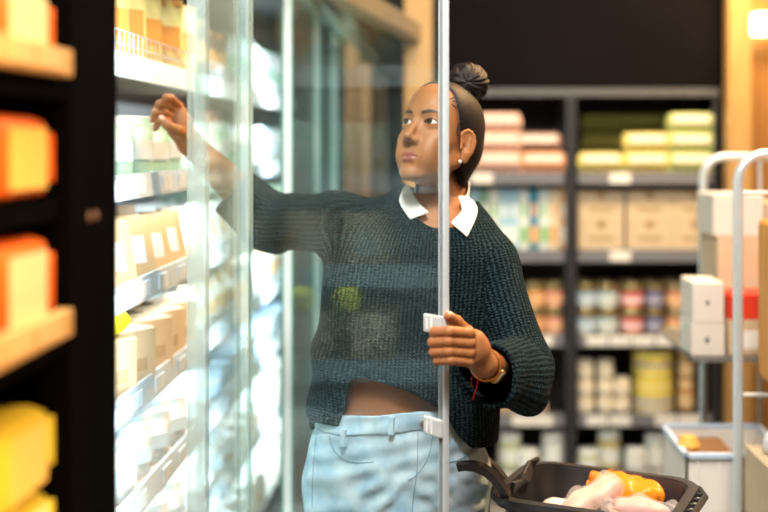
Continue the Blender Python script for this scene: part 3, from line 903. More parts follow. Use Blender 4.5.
# ------------------------------------------------------------------ rear shelving
def shelf_unit(x0, x1, label):
    r = empty('shelving_unit', ((x0+x1)/2, 4.8, 0)); tag(r, label, 'shelving unit', 'dark shelving units at the back')
    cx = (x0+x1)/2; w = (x1-x0)/2; t = .020
    def P(name, f, m=DK, par=r):
        mb = MB(); f(mb); return mb.build(name, m, par)
    for s in (-1, 1): P('upright', lambda m: m.box(s*w-.0115, s*w+.0115, -.19, -.15, 0, RZ(88), 0, .003))
    for s in (-1, 1): P('upright', lambda m: m.box(s*w-.0115, s*w+.0115, .20, .23, 0, RZ(88), 0, .003))
    P('back_panel', lambda m: m.box(-w-.011, w+.011, .232, .242, .05, RZ(88)), BLK)
    P('top_rail', lambda m: m.box(-w-.0115, w+.0115, -.195, -.15, RZ(96), RZ(88)), mat('grey_rail', (.10, .10, .10), .4))
    for y in (180, 258, 343, 423, 480):
        z = RZ(y)+.028
        s = P('shelf', lambda m: m.box(-w+.02, w-.02, -.17, .23, z-.025, z))
        P('price_rail', lambda m: m.box(-w+.02, w-.02, -.19, -.172, z-.046, z+.006), mat('rail_grey', (.19, .19, .21), .35), s)
        n = 5
        for k in range(n):
            if y in (180, 258) and k != 1: continue
            if y == 423 and k == 2: continue
            xx = -w+.06+(k+.4)*(2*w-.12)/n
            P('price_tag', lambda m: m.box(xx-.045, xx+.045, -.194, -.191, z-.042, z+.002), TAG, s)
    return r
UA = shelf_unit(RX(571.5)+.012, RX(717), 'dark metal shelving unit beside the right wooden pillar, holding cartons and tins')
UB = shelf_unit(RX(440), RX(571.5)-.012, 'dark metal shelving unit behind the woman, holding eggs and colourful cartons')
SZ = {y: RZ(y)+.030 for y in (180, 258, 343, 423, 480)}
PROTO = {}
def put(kind, maker, loc, label, cat, group, rz=0.0, scale=(1, 1, 1)):
    if kind not in PROTO: o = PROTO[kind] = maker()
    else: o = copy_tree(PROTO[kind])
    o.location = loc; o.rotation_euler = (0, 0, rz); o.scale = scale
    tag(o, label, cat, group); return o
def egg_carton(col, lab, w=.20, h=.088, d=.10):
    def mk():
        r = empty('egg_carton')
        m = MB(); n = 5
        # base with cups
        for i in range(n):
            for j in (-1, 1):
                m.lathe([(0, 0), (.013, 0), (.019, .034), (.019, .040), (0, .040)], 10, (-w/2+(i+.5)*w/n, j*d/4, 0))
        m.box(-w/2, w/2, -d/2, d/2, .034, .042, 0, .002); m.build('tray', col, r, True)
        l = MB(); prof = [(.0, .041), (.004, .064), (.014, h-.004), (.024, h)]
        V = []; Fc = []
        for ins, z in prof:
            for (sx, sy) in ((-1, -1), (1, -1), (1, 1), (-1, 1)): V.append((sx*(w/2-ins), sy*(d/2-ins*.8), z))
        for k in range(len(prof)-1):
            for q in range(4): a = k*4+q; b_ = k*4+(q+1) % 4; Fc.append((a, b_, b_+4, a+4))
        Fc.append((12, 13, 14, 15)); l.add(V, Fc); l.build('lid', col, r)
        MB().box(-w*.38, w*.38, -d/2-.0015, -d/2+.012, .044, h-.010, 0, .002).build('label_band', lab, r)
        return r
    return mk
YG = mat('yellow_pulp', (.62, .52, .14), .85); YGR = mat('lime_pulp', (.45, .50, .17), .85); PKP = mat('pink_pulp', (.72, .42, .30), .85); ORP = mat('orange_pulp', (.75, .34, .16), .85)
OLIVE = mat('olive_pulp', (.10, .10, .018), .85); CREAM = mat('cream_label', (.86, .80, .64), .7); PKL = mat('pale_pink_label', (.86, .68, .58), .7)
def rx(px): return RX(px)
FY = 4.66                                # goods stand just behind the shelf front
eg = 'egg cartons on the top shelf of the right unit'
CH = .086
def eggs(kind, col, lab, px, n, label, group, Y=FY+.01, z0=None, order=None, w=.205):
    names = {1: [''], 2: ['lower ', 'upper '], 3: ['bottom ', 'middle ', 'topmost ']}[n]
    for k in range(n):
        put(kind, egg_carton(col, lab, w), (rx(px), Y, (z0 or SZ[180])+k*CH), label % names[k], 'egg carton', group)
eggs('eggA', YG, CREAM, 602, 1, '%ssingle yellow egg carton with orange base at the left of the top shelf', eg)
eggs('eggA', YG, CREAM, 648, 2, '%syellow egg carton in the two-high stack beside the lime cartons', eg)
eggs('eggB', YGR, CREAM, 693, 3, '%slime green egg carton in the three-high stack near the wooden pillar', eg)
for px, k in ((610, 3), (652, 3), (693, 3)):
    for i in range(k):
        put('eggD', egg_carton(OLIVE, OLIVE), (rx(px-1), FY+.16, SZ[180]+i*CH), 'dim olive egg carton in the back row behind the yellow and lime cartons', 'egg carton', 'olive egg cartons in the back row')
eg2 = 'egg cartons on the top shelf of the left unit'
eggs('eggC', PKP, PKL, 499, 3, '%spale pink egg carton in the tall stack just right of the woman', eg2)
eggs('eggE', ORP, PKL, 544, 1, '%ssalmon orange egg carton with a brown carton on top', eg2)
put('eggF', egg_carton(mat('brown_pulp', (.25, .14, .09), .85), PKL), (rx(540), FY+.02, SZ[180]+CH), 'brown egg carton lying on the salmon orange one', 'egg carton', eg2)
def box_maker(name, x, y, z, m, tape=None):
    def mk():
        r = empty(name); MB().box(-x/2, x/2, -y/2, y/2, 0, z, 0, .003).build('carton_body', m, r)
        if tape:
            t = MB(); t.box(-.018, .018, -y/2-.001, y/2+.001, z, z+.0012); t.box(-.018, .018, -y/2-.0012, -y/2, z*.72, z+.0012); t.build('tape', tape, r)
        MB().box(-x*.28, x*.28, -y/2-.001, -y/2, z*.28, z*.50).build('printed_panel', mat('box_print', (.48, .35, .20), .85), r)
        return r
    return mk
TAPE = mat('brown_tape', (.40, .26, .13), .4)
BH = (SZ[180]-.06-SZ[258])/2-.012
for i, px in enumerate((603, 652, 698)):
    for k in range(2):
        put('cbox', box_maker('cardboard_box', .198, .26, BH, CARDL, TAPE), (rx(px), FY+.13, SZ[258]+k*(BH+.001)),
            '%s cardboard box of the %s stack on the shelf below the eggs' % (['lower', 'upper'][k], ['leftmost', 'middle', 'rightmost'][i]), 'cardboard box', 'cardboard boxes under the eggs')
# tall cartons left unit, second shelf
def drink_carton(c1, c2):
    def mk():
        r = empty('drink_carton'); w = .075; h = .245
        MB().box(-w/2, w/2, -w/2, w/2, 0, h, 0, .003).build('carton_body', c1, r)
        m = MB(); m.add([(-w/2, -w/2, h), (w/2, -w/2, h), (w/2, w/2, h), (-w/2, w/2, h), (-w/2, 0, h+.03), (w/2, 0, h+.03)], [(0, 1, 5, 4), (2, 3, 4, 5), (1, 2, 5), (3, 0, 4), (0, 3, 2, 1)]); m.build('gable_top', c1, r)
        MB().box(-w/2-.001, w/2+.001, -w/2-.001, -w/2, h*.12, h*.42).build('printed_band', c2, r)
        MB().box(-w*.25, w*.25, -w/2-.001, -w/2, h*.58, h*.82).build('printed_badge', c2, r)
        return r
    return mk
cc = {'blue': (mat('c_blue', (.40, .66, .80), .5), mat('c_blue2', (.80, .88, .88), .5)), 'white': (mat('c_white', (.82, .86, .82), .5), mat('c_green2', (.30, .55, .28), .5)),
      'green': (mat('c_green', (.22, .42, .30), .5), mat('c_w2', (.8, .85, .8), .5)), 'navy': (mat('c_navy', (.06, .28, .42), .5), mat('c_o2', (.75, .42, .2), .5)),
      'cream': (mat('c_cream', (.85, .74, .52), .5), mat('c_y2', (.78, .45, .20), .5)), 'orange': (mat('c_orange', (.78, .48, .26), .5), mat('c_w3', (.85, .8, .7), .5))}
seq = ['blue', 'green', 'white', 'blue', 'blue', 'white', 'navy', 'white', 'cream', 'orange']
for i, c in enumerate(seq):
    nm = {'blue': 'pale blue', 'white': 'white and green', 'green': 'dark green', 'navy': 'deep blue', 'cream': 'cream yellow', 'orange': 'light orange'}[c]
    pl = {0: 'nearest the collar of the woman', 1: 'beside the first pale blue one', 2: 'between dark green and pale blue', 3: 'left of the middle pair', 4: 'right of the middle pair', 5: 'left of the deep blue one', 6: 'in the row under the pink eggs', 7: 'right of the deep blue one', 8: 'near the dark upright', 9: 'against the dark upright'}[i]
    put('dc_'+c, drink_carton(*cc[c]), (rx(470+i*10.2+4), FY+.04, SZ[258]), '%s drink carton %s' % (nm, pl), 'drink carton', 'drink cartons on the left unit', 0, (.52, 1, 1))
# tins
def tin(c1, c2, r=.044, h=.108, top=None):
    def mk():
        e = empty('food_tin')
        MB().lathe([(0, 0), (r, 0), (r*1.03, .003), (r, .006), (r, h-.006), (r*1.03, h-.003), (r*1.01, h), (r*.93, h-.002), (0, h-.002)], 20).build('tin_body', top or mat('gold_tin', (.62, .50, .25), .3, .8), e, True)
        MB().lathe([(r*1.008, h*.10), (r*1.008, h*.66)], 20).build('paper_label', c1, e, True)
        MB().lathe([(r*1.015, h*.26), (r*1.015, h*.44)], 20).build('label_stripe', c2, e, True)
        return e
    return mk
tcs = [('pale blue', (.36, .52, .66), (.7, .75, .75), 588, .092), ('light blue', (.48, .62, .68), (.75, .72, .6), 610, .094), ('red and white', (.68, .12, .12), (.88, .82, .80), 635, .100), ('navy blue', (.10, .14, .36), (.55, .5, .5), 658, .075), ('orange red', (.70, .26, .15), (.82, .6, .3), 680, .092)]
for nm, a, c, px, wd in tcs:
    for k in range(2):
        put('tin_'+nm, tin(mat('tl_'+nm, a, .5), mat('ts_'+nm, c, .5), wd/2), (rx(px), FY+.02, SZ[343]+k*.112), '%s %s labelled food tin stacked in the row of tins' % (['lower', 'upper'][k], nm), 'food tin', 'food tins on the middle shelf')
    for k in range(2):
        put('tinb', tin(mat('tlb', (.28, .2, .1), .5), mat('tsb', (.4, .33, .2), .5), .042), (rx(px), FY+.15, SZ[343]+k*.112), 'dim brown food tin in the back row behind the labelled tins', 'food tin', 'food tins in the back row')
for px, nm, a in ((536, 'orange', (.78, .38, .14)), (556, 'salmon red', (.74, .30, .22))):
    for k in range(2):
        put('tinl_'+nm, tin(mat('tll_'+nm, a, .5), mat('tls', (.85, .55, .3), .5), .042, .112), (rx(px), FY+.02, SZ[343]+k*.114), '%s %s food tin beside the sleeve of the woman' % (['lower', 'upper'][k], nm), 'food tin', 'food tins on the left unit')
# small jars
def jar(c, lidc, r=.036, h=.074, glassy=False):
    def mk():
        e = empty('food_jar')
        MB().lathe([(0, 0), (r*.9, 0), (r, .006), (r, h*.68), (r*.82, h*.80), (r*.82, h*.82), (0, h*.82)], 20).build('jar_body', c, e, True)
        MB().lathe([(0, h*.80), (r*.92, h*.80), (r*.92, h*.98), (r*.86, h), (0, h)], 20).build('lid', lidc, e, True)
        MB().lathe([(r*1.01, h*.18), (r*1.01, h*.55)], 20).build('label_band', lidc, e, True)
        return e
    return mk
JC = mat('jar_cream', (.74, .62, .44), .4); JL = mat('jar_lid_pale', (.80, .74, .58), .4)
for px, n, nm in ((588, 3, 'leftmost'), (608, 3, 'second'), (625, 2, 'rightmost')):
    for k in range(n):
        put('sjar', jar(JC, JL, .037), (rx(px), FY+.02, SZ[423]+k*.076), '%s cream jar of the %s small jar stack left of the yellow tins' % ((['bottom', 'middle', 'top'] if n == 3 else ['bottom', 'top'])[k], nm), 'jar', 'small cream jars in stacks')
yt = mat('yt', (.82, .66, .08), .4); yb = mat('yb', (.42, .42, .58), .4)
for k, (nm, a, b_) in enumerate((('violet based', (.40, .40, .58), (.78, .64, .12)), ('yellow', (.80, .60, .06), (.80, .72, .35)), ('yellow', (.80, .62, .06), (.3, .3, .5)))):
    put('big%d' % k, tin(mat('bt%d' % k, a, .4), mat('bu%d' % k, b_, .4), .088, .088, mat('btt%d' % k, (.74, .62, .16), .4)), (rx(658), FY+.06, SZ[423]+k*.089), '%s wide flat %s tin of the tall stack on the fourth shelf' % (['bottom', 'middle', 'top'][k], nm), 'food tin', 'wide yellow tins')
for k in range(2):
    put('brn', jar(mat('brnj', (.44, .25, .10), .4), mat('brnl', (.66, .48, .26), .4), .036, .14), (rx(690), FY+.02, SZ[423]+k*.141), '%s brown jar right of the wide yellow tins' % ['lower', 'upper'][k], 'jar', 'brown jars')
for i, px in enumerate((500, 530)):
    put('bread', box_maker('food_pack', .12, .14, .045, PALEWOOD), (rx(px+4), FY+.06, SZ[423]), 'low pale tan pack on the shelf right of the woman, %s one' % ['left', 'right'][i], 'food pack', 'low tan packs')
# bottom shelf jars
JM = mat('jar_white', (.72, .74, .68), .35); JLW = mat('jar_lid_white', (.80, .84, .80), .4); JG = mat('jar_green', (.52, .56, .34), .35)
for px, c, z, h, nm in ((511, JG, 0, .155, 'tall green tinted jar by the sweater hem'), (555, JM, 0, .155, 'tall white jar left of the dark upright'), (612, mat('jar_y', (.60, .52, .22), .35), 0, .165, 'tall jar with yellow contents right of the dark upright'),
                   (529, JM, 0, .09, 'short white jar between the two tall jars'), (590, JG, 0, .09, 'short green tinted jar next to the dark upright'), (638, JM, 0, .095, 'short white jar next to the white crate'), (660, JM, 0, .15, 'tall pale jar behind the rim of the white crate')):
    put('bj_%s%s' % (c.name, h), jar(c, JLW, .052 if h > .1 else .050, h), (rx(px), FY+(.03 if h > .1 else -.015), SZ[480]+(.0 if h > .1 else 0)), nm, 'jar', 'jars on the lowest visible shelf')
# ------------------------------------------------------------------ the refrigerated display case
XF = -.452; Y0, Y1 = 1.49, 4.66
case = empty('refrigerated_display_case', (-.85, 3.07, 0)); tag(case, 'long white refrigerated display case with lit shelves and glass doors along the left aisle', 'display case')
def C(name, f, m, par=case, smooth=False, off=(-.85, 3.07, 0)):
    mb = MB(); f(mb)
    if par is case: mb.v = [(a-off[0], b_-off[1], c-off[2]) for a, b_, c in mb.v]
    return mb.build(name, m, par, smooth)
CI = mat('case_liner', (.80, .84, .84), .45)
C('back_liner', lambda m: m.box(-1.20, -1.16, Y0, Y1, .25, 2.10), CI)
C('end_panel', lambda m: m.box(-1.20, XF-.01, Y1-.03, Y1, .25, 2.05), mat('end_panel_grey', (.30, .36, .38), .4))
C('plinth', lambda m: m.box(-1.20, XF-.02, Y0, Y1, 0, .25, 0, .004), DK)
C('canopy', lambda m: m.box(-1.20, XF-.005, Y0, Y1, 2.06, 2.34, 0, .006), mat('navy_canopy', (.006, .012, .028), .4))
C('door_track', lambda m: (m.box(XF-.03, XF+.01, Y0, Y1, 2.005, 2.06, 0, .003)), mat('teal_frame', (.22, .42, .44), .35, .3))
C('sill', lambda m: (m.box(XF-.03, XF+.01, Y0, Y1, .25, .275, 0, .003)), STEEL)
XS = -.665
LV = [1.729, 1.477, 1.252, 1.024, .800, .560, .300]
RAIL = mat('clear_rail', (.50, .60, .66), .25); TAGC = mat('case_tag', (.62, .74, .82), .5); RAILW = mat('white_rail', (.86, .90, .92), .3)
for i, z in enumerate(LV):
    s = C('shelf', lambda m: m.box(-1.15, XS-.012, Y0+.01, Y1-.04, z-.024, z-.006), mat('shelf_brown', (.16, .09, .06), .5) if i == 0 else WHT)
    mb = MB()
    def loc(m): m.v = [(a+.85, b_-3.07, c) for a, b_, c in m.v]; return m
    m_ = MB(); m_.add([(XS-.012, Y0+.01, z-.030), (XS+.004, Y0+.01, z-.030), (XS-.004, Y0+.01, z+.022), (XS-.012, Y0+.01, z+.022), (XS-.012, Y1-.04, z-.030), (XS+.004, Y1-.04, z-.030), (XS-.004, Y1-.04, z+.022), (XS-.012, Y1-.04, z+.022)],
                      [(0, 1, 2, 3), (7, 6, 5, 4), (0, 4, 5, 1), (1, 5, 6, 2), (2, 6, 7, 3), (3, 7, 4, 0)])
    loc(m_).build('price_rail', RAILW if i == 0 else RAIL, s)
    k = 0; yy = 2.08
    while yy < 4.4:
        w_ = .07
        if i > 0: loc(MB().box(XS+.0015, XS+.0045, yy, yy+w_, z-.022, z+.012)).build('price_tag', TAGC, s)
        yy += .145+.03*((k*7+i) % 3); k += 1
# wire fence on the top shelf front
def fence(m):
    z = LV[0]+.02
    for q in range(2): m.tube([(XS-.012, Y0+.1, z+.02+q*.028), (XS-.012, Y1-.1, z+.02+q*.028)], .0016, 6)
    for k in range(90): m.tube([(XS-.012, Y0+.1+k*.033, z), (XS-.012, Y0+.1+k*.033, z+.05)], .0013, 5)
C('wire_fence', fence, CHROME)
# posts between doors
POST = glass('post_clear', (.86, .96, .95), .34, .08, (.70, .84, .84), 2); POSTW = mat('post_white', (.93, .97, .97), .3); TEAL = mat('teal_edge', (.05, .30, .28), .2)
C('post', lambda m: m.box(XF-.008, XF+.024, 1.865, 1.900, .275, 2.005, 0, .002), POST)
C('post', lambda m: m.box(XF-.006, XF+.020, 2.290, 2.318, .275, 2.005, 0, .002), POST)
def edge(y, w, m=POSTW):
    p = C('post', lambda q: q.box(XF-.012, XF+.012, y, y+w, .275, 2.005, 0, .0015), m)
    C('edge_strip', lambda q: [q.box(XF+.012-.85*0, XF+.0155, yy, yy+.006, .275, 2.005) for yy in (y-.003,)], TEAL)
    C('edge_strip', lambda q: q.box(XF-.0165, XF-.012, y-.004, y+.004, .275, 2.005), TEAL)
edge(2.965, .03); edge(3.60, .03, POST); edge(4.13, .03, POST)
GLC = glass('case_glass', (.90, .975, .965), .010, .05)
GLN = glass('near_case_glass', (.92, .98, .975), .17, .05, (.7, .9, .9), 3)
GLD = glass('open_door_glass', (.95, .985, .985), .004, .024, (.75, .85, .9), 5, speck=.02)
p = C('glass_pane', lambda m: m.box(XF-.003, XF+.003, 1.90, 2.29, .275, 2.005), GLN)
for a, c in ((3.0, 3.60), (3.635, 4.13), (4.165, 4.62)):
    C('glass_door', lambda m: m.box(XF-.003, XF+.003, a, c, .275, 2.005), GLC)
# the open door: pane > profiles and clips
HX, HY, FX, FYd = -.440, 2.335, -.004, 1.872
dv = Vector((FX-HX, FYd-HY, 0)); DL = dv.length; dv.normalize(); nv = Vector((-dv.y, dv.x, 0))
if nv.y > 0: nv = -nv
MD = Matrix((( *dv, 0), (*nv, 0), (0, 0, 1, 0), (0, 0, 0, 1))).transposed(); MD.translation = Vector((HX+.85, HY-3.07, 0))
def Dr(name, f, m, par=None):
    mb = MB(); f(mb); mb.v = [tuple(MD @ Vector(p)) for p in mb.v]; return mb.build(name, m, par or case)
door = Dr('glass_door', lambda m: m.box(0, DL-.006, -.003, .003, .285, 2.00), GLD)
tag(door, 'open glass door held by the woman')
SEAL = glass('seal_strip', (.80, .84, .86), .35, .08, (.55, .60, .64), 2)
Dr('hinge_profile', lambda m: m.box(-.004, .008, -.006, .006, .285, 2.00, 0, .0015), POST, door)
Dr('edge_profile', lambda m: (m.box(DL-.017, DL-.0065, -.0045, .0055, .285, 2.00, 0, .0015)), SEAL, door)
Dr('edge_highlight', lambda m: m.box(DL-.0062, DL-.001, -.0045, .0065, .285, 2.00, 0, .001), mat('seal_highlight', (.58, .64, .66), .2), door)  # pale strips coloured as the highlight running along the door edge
Dr('edge_highlight', lambda m: m.box(DL-.0190, DL-.0172, -.004, .005, .285, 2.00, 0, .0008), mat('seal_highlight', (.58, .64, .66), .2), door)
CLIP = mat('clear_acrylic', (.86, .89, .90), .2, trans=.30, ior=1.3)
for y in (324, 427):
    z = CAMZ-(y-145)/F*1.885
    c = Dr('handle_clip', lambda m: (m.box(DL-.052, DL-.004, .0056, .0125, z-.0165, z+.0165, 0, .003)), CLIP, door)
    Dr('clip_ridge', lambda m: (m.box(DL-.042, DL-.039, .0125, .0138, z-.010, z+.010), m.box(DL-.030, DL-.027, .0125, .0138, z-.012, z+.012)), mat('clip_white', (.9, .92, .92), .3), door)
# ------------------------------------------------------------------ goods in the case
def pouch(w, h, d, c1, c2, seed=0, lean=0.0):
    def mk():
        e = empty('food_pouch'); m = MB(); n = 9; V = []; Fc = []
        r_ = random.Random(seed)
        for side in (-1, 1):
            for i in range(n+1):
                for j in range(n+1):
                    u = i/n*2-1; v = j/n
                    t = (1-abs(u)**3)*(math.sin(PI*min(1, v*1.05+.12))**.6 if v < .92 else .05)
                    V.append((u*w/2, side*(d/2*max(t, .02)+.0006)+lean*v*h+.003*math.sin(u*9+v*7+seed), v*h))
        k = (n+1)**2
        for s in range(2):
            for i in range(n):
                for j in range(n):
                    a = s*k+i*(n+1)+j; q = (a, a+1, a+n+2, a+n+1); Fc.append(q if s else q[::-1])
        for i in range(n):
            for j0 in (0, n): a = i*(n+1)+j0; Fc.append((a, a+n+1, a+n+1+k, a+k))
        for j in range(n):
            for i0 in (0, n): a = i0*(n+1)+j; Fc.append((a, a+1, a+1+k, a+k))
        m.add(V, Fc); m.build('pouch_body', c1, e, True)
        MB().box(-w/2, w/2, lean*h-.0015, lean*h+.0015, h-.016, h+.004).build('sealed_top', c2, e)
        MB().box(-w*.30, w*.30, -d/2-.0035+lean*h*.5, -d/2-.0025+lean*h*.5, h*.36, h*.66).build('label_panel', c2, e)
        return e
    return mk
def tub(r, h, c1, c2):
    def mk():
        e = empty('food_tub')
        MB().lathe([(0, 0), (r*.82, 0), (r, h*.9), (0, h*.9)], 20).build('tub_body', c1, e, True)
        MB().lathe([(0, h*.88), (r*1.06, h*.88), (r*1.06, h), (0, h)], 20).build('lid', c2, e, True)
        MB().lathe([(r*.90, h*.25), (r*.985, h*.7)], 20).build('label_band', c2, e, True)
        return e
    return mk
def wedge(w, h, d, c1, c2):
    def mk():
        e = empty('cheese_wedge'); m = MB()
        m.add([(-w/2, -d/2, 0), (w/2, -d/2, 0), (w/2, d/2, 0), (-w/2, d/2, 0), (-w/2, -d*.1, h), (w/2, -d*.1, h), (w/2, d*.1, h), (-w/2, d*.1, h)], [(0, 3, 2, 1), (4, 5, 6, 7), (0, 1, 5, 4), (1, 2, 6, 5), (2, 3, 7, 6), (3, 0, 4, 7)])
        m.build('wrapped_cheese', c1, e); 
        MB().add([(-w*.3, -d*.5+d*.4*.3-.001, h*.3), (w*.3, -d*.5+d*.4*.3-.001, h*.3), (w*.3, -d*.5+d*.4*.7-.001, h*.7), (-w*.3, -d*.5+d*.4*.7-.001, h*.7)], [(0, 1, 2, 3)]).build('label_panel', c2, e)
        return e
    return mk
g = lambda n, c: mat('g_'+n, c, .35)
Wt = g('white', (.70, .75, .73)); Cr = g('cream', (.64, .50, .32)); Gn = g('green', (.36, .62, .42)); PG = g('palegreen', (.40, .62, .48)); Ye = g('yellow', (.78, .60, .20)); Or = g('orange', (.75, .34, .08)); Bl = g('blue', (.40, .58, .74)); Be = g('beige', (.60, .43, .24)); LG = g('limegreen', (.62, .66, .02)); Rd = g('red', (.5, .05, .05)); PB = g('paleblue', (.60, .76, .84)); Br = g('brown', (.20, .09, .05))
shelfname = ['the top cooler shelf', 'the second cooler shelf', 'the third cooler shelf', 'the fourth cooler shelf', 'the fifth cooler shelf', 'the sixth cooler shelf', 'the lowest cooler shelf']
plan = [
 [('yb', pouch(.13, .21, .05, Ye, Or, 1), 'food pouch', 'yellow and orange standing pouch', 2.95), ('br', pouch(.13, .19, .05, Br, Or, 2), 'food pouch', 'brown pouch with orange top', 3.3), ('wp', pouch(.14, .20, .06, Wt, PG, 3), 'food pouch', 'white and pale green pouch', 9)],
 [('gp', pouch(.15, .15, .06, PG, Wt, 4), 'food pouch', 'pale green and white pouch', 3.3), ('wt', tub(.055, .10, Wt, Gn), 'food tub', 'white tub with green lid', 3.7), ('wq', pouch(.15, .15, .06, Wt, PB, 5), 'food pouch', 'white and pale blue pouch', 9)],
 [('we', wedge(.11, .15, .10, Be, Wt), 'cheese', 'beige wrapped cheese wedge', 2.9), ('wc', wedge(.12, .14, .10, Wt, Cr), 'cheese', 'white wrapped cheese wedge', 3.4), ('wr', pouch(.15, .15, .06, Wt, Gn, 6), 'food pouch', 'white pouch with green label', 9)],
 [('cb', box_maker('food_carton', .11, .10, .13, Cr), 'food carton', 'cream food carton', 2.95), ('wu', pouch(.15, .13, .07, Wt, Be, 8), 'food pouch', 'white pouch with beige label', 9)],
 [('ws', pouch(.16, .12, .08, Wt, PB, 9), 'food pouch', 'plump white pouch with pale blue label', 3.1), ('wz', tub(.06, .10, Wt, Bl), 'food tub', 'white tub with blue lid', 9)],
 [('wx', pouch(.16, .13, .08, Wt, PB, 10), 'food pouch', 'white pouch with pale blue label', 3.3), ('cx', box_maker('food_carton', .12, .12, .11, Wt), 'food carton', 'white food carton', 9)],
 [('wy', box_maker('food_carton', .14, .14, .14, Wt), 'food carton', 'large white food carton', 9)]]
for i, rows in enumerate(plan):
    z = LV[i]-.004; y = 2.12
    r_ = random.Random(i+5)
    while y < 4.5:
        for kind, mk, cat, lb, ymax in rows:
            if y < ymax: break
        step = .135+.02*r_.random()
        for q in range(2 if i < 5 else 1):
            if kind in ('yb', 'br') and r_.random() < 0: continue
            x = -.735-q*.15-.01*r_.random()
            put('cg_'+kind, mk, (x, y+(.02*r_.random()), z), '%s in the %s row on %s' % (lb, ['front', 'rear'][q], shelfname[i]), cat, '%s, %s, %s row' % (lb, shelfname[i], ['front', 'rear'][q]), PI*.5*1+math.radians(-35)*(0 if 'tub' in cat else 1)+.2*(r_.random()-.5)-PI*.0, (1, 1, 1.0 if i == 3 else .92+.1*r_.random()))
        y += step
for (x, y, lb) in ((-.735, 2.165, 'yellow green lemon on the cream cartons nearest the black divider'), (-.735, 2.275, 'yellow green lemon beside the other lemon on the cream cartons')):
    def lem():
        prof = [(0, -.054), (.007, -.049), (.023, -.038), (.036, -.013), (.037, .011), (.024, .035), (.009, .048), (0, .054)]
        m = MB().lathe(prof, 18); m.v = [(c, a, b_) for a, b_, c in m.v]
        e = m.build('lemon', mat('lemon_peel', (.74, .72, .02), .45, bump=.3, bscale=250), None, True); return e
    put('lemon', lem, (x, y, LV[3]-.004+.128+.037), lb, 'fruit', 'lemons on the cream cartons', .3)
# ------------------------------------------------------------------ near black bakery case on the far left
nc = empty('bakery_display', (-.85, .95, 0)); tag(nc, 'black framed display case with warm lit shelves at the left edge', 'display case')
def N(name, f, m):
    mb = MB(); f(mb); mb.v = [(a+.85, b_-.95, c) for a, b_, c in mb.v]; return mb.build(name, m, nc)
N('divider_panel', lambda m: m.box(-1.20, -.462, 1.30, 1.483, 0, 2.34, 0, .003), mat('matt_black', (.0012, .001, .001), .95, spec=.03))
N('back_panel', lambda m: m.box(-1.20, -1.18, .30, 1.30, 0, 2.34), BLK)
N('canopy', lambda m: m.box(-1.18, -.47, .30, 1.30, 2.1, 2.34), BLK)
N('plinth', lambda m: m.box(-1.18, -.47, .30, 1.30, 0, .5), BLK)
MBK = mat('matt_black', (.004, .003, .003), .9)
for z in (1.645, 1.337, 1.050, .74):
    N('shelf', lambda m: m.box(-1.18, -.468, .30, 1.30, z-.030, z), MBK)
    N('price_rail', lambda m: m.box(-.468, -.450, .30, 1.275, z-.004, z+.028, 0, .002), mat('amber_rail', (.60, .36, .13), .5))
    for k in range(8):
        N('price_tag', lambda m: m.box(-.4498, -.4485, .55+k*.088, .62+k*.088, z+.001, z+.024), mat('amber_tag', (.75, .50, .22), .5))
N('inner_tray', lambda m: m.box(-1.18, -.475, .30, 1.30, 1.470, 1.496), MBK)
for yy in (1.365, 1.392):  # brown discs put in for two faint reflections on the black face
    N('reflection_dot', lambda m: m.add([(-.4615, yy+.008*math.cos(t*PI/6), 1.468+.008*math.sin(t*PI/6)) for t in range(12)]+[(-.459, yy+.006*math.cos(t*PI/6), 1.468+.006*math.sin(t*PI/6)) for t in range(12)], [tuple(range(12, 24))]+[(t, (t+1) % 12, 12+(t+1) % 12, 12+t) for t in range(12)]), mat('brown_reflection', (.12, .06, .03), .5))
def loaf(c1, c2, sx=.085, h=.088, seed=0):
    def mk():
        e = empty('wrapped_loaf')
        MB().box(-.06, .06, -sx, sx, 0, h, 0, .022).build('wrapper', c1, e, True)
        MB().box(.0598, .0615, -sx*.70, sx*.62, h*.14, h*.86).build('label_panel', c2, e)
        for s in (-1, 1): MB().add([(-.05, s*sx, h*.4), (.05, s*sx, h*.4), (.05, s*sx, h*.6), (-.05, s*sx, h*.6), (-.055, s*(sx+.010), h*.2), (.055, s*(sx+.010), h*.2), (.055, s*(sx+.010), h*.8), (-.055, s*(sx+.010), h*.8)], [(0, 1, 5, 4), (1, 2, 6, 5), (2, 3, 7, 6), (3, 0, 4, 7)]).build('wrapper_end', c1, e)
        return e
    return mk
O1 = mat('b_orange', (.80, .14, .01), .5); Y1_ = mat('b_yellow', (.95, .62, .14), .5); Y2_ = mat('b_cream', (.95, .78, .42), .5); G1 = mat('b_limeyellow', (.72, .60, .05), .5)
for z, yc, h, c1, c2, lb in ((1.646, 1.198, .10, O1, Y2_, 'orange pack with cream label at the end of the top shelf of the black case'), (1.646, .99, .10, O1, Y1_, 'orange pack with yellow label on the top shelf of the black case'),
                         (1.338, 1.198, .118, O1, Y2_, 'lower orange pack with cream label in the middle of the black case'), (1.497, 1.198, .098, O1, Y1_, 'upper orange pack with yellow label in the middle of the black case'), (1.338, .99, .12, O1, Y1_, 'orange pack nearest the left photo edge on the middle shelf'),
                         (1.051, 1.198, .105, G1, Y2_, 'lower lime yellow pack at the bottom left corner'), (1.156, 1.198, .100, G1, Y1_, 'upper lime yellow pack at the bottom left corner'), (1.051, .99, .16, G1, O1, 'lime yellow pack nearest on the lower shelf of the black case')):
    put('loaf%s%s%s' % (c1.name, c2.name, h), loaf(c1, c2, .078, h-.002), (-.532, yc, z), lb, 'wrapped pack', 'warm lit packs in the black case')
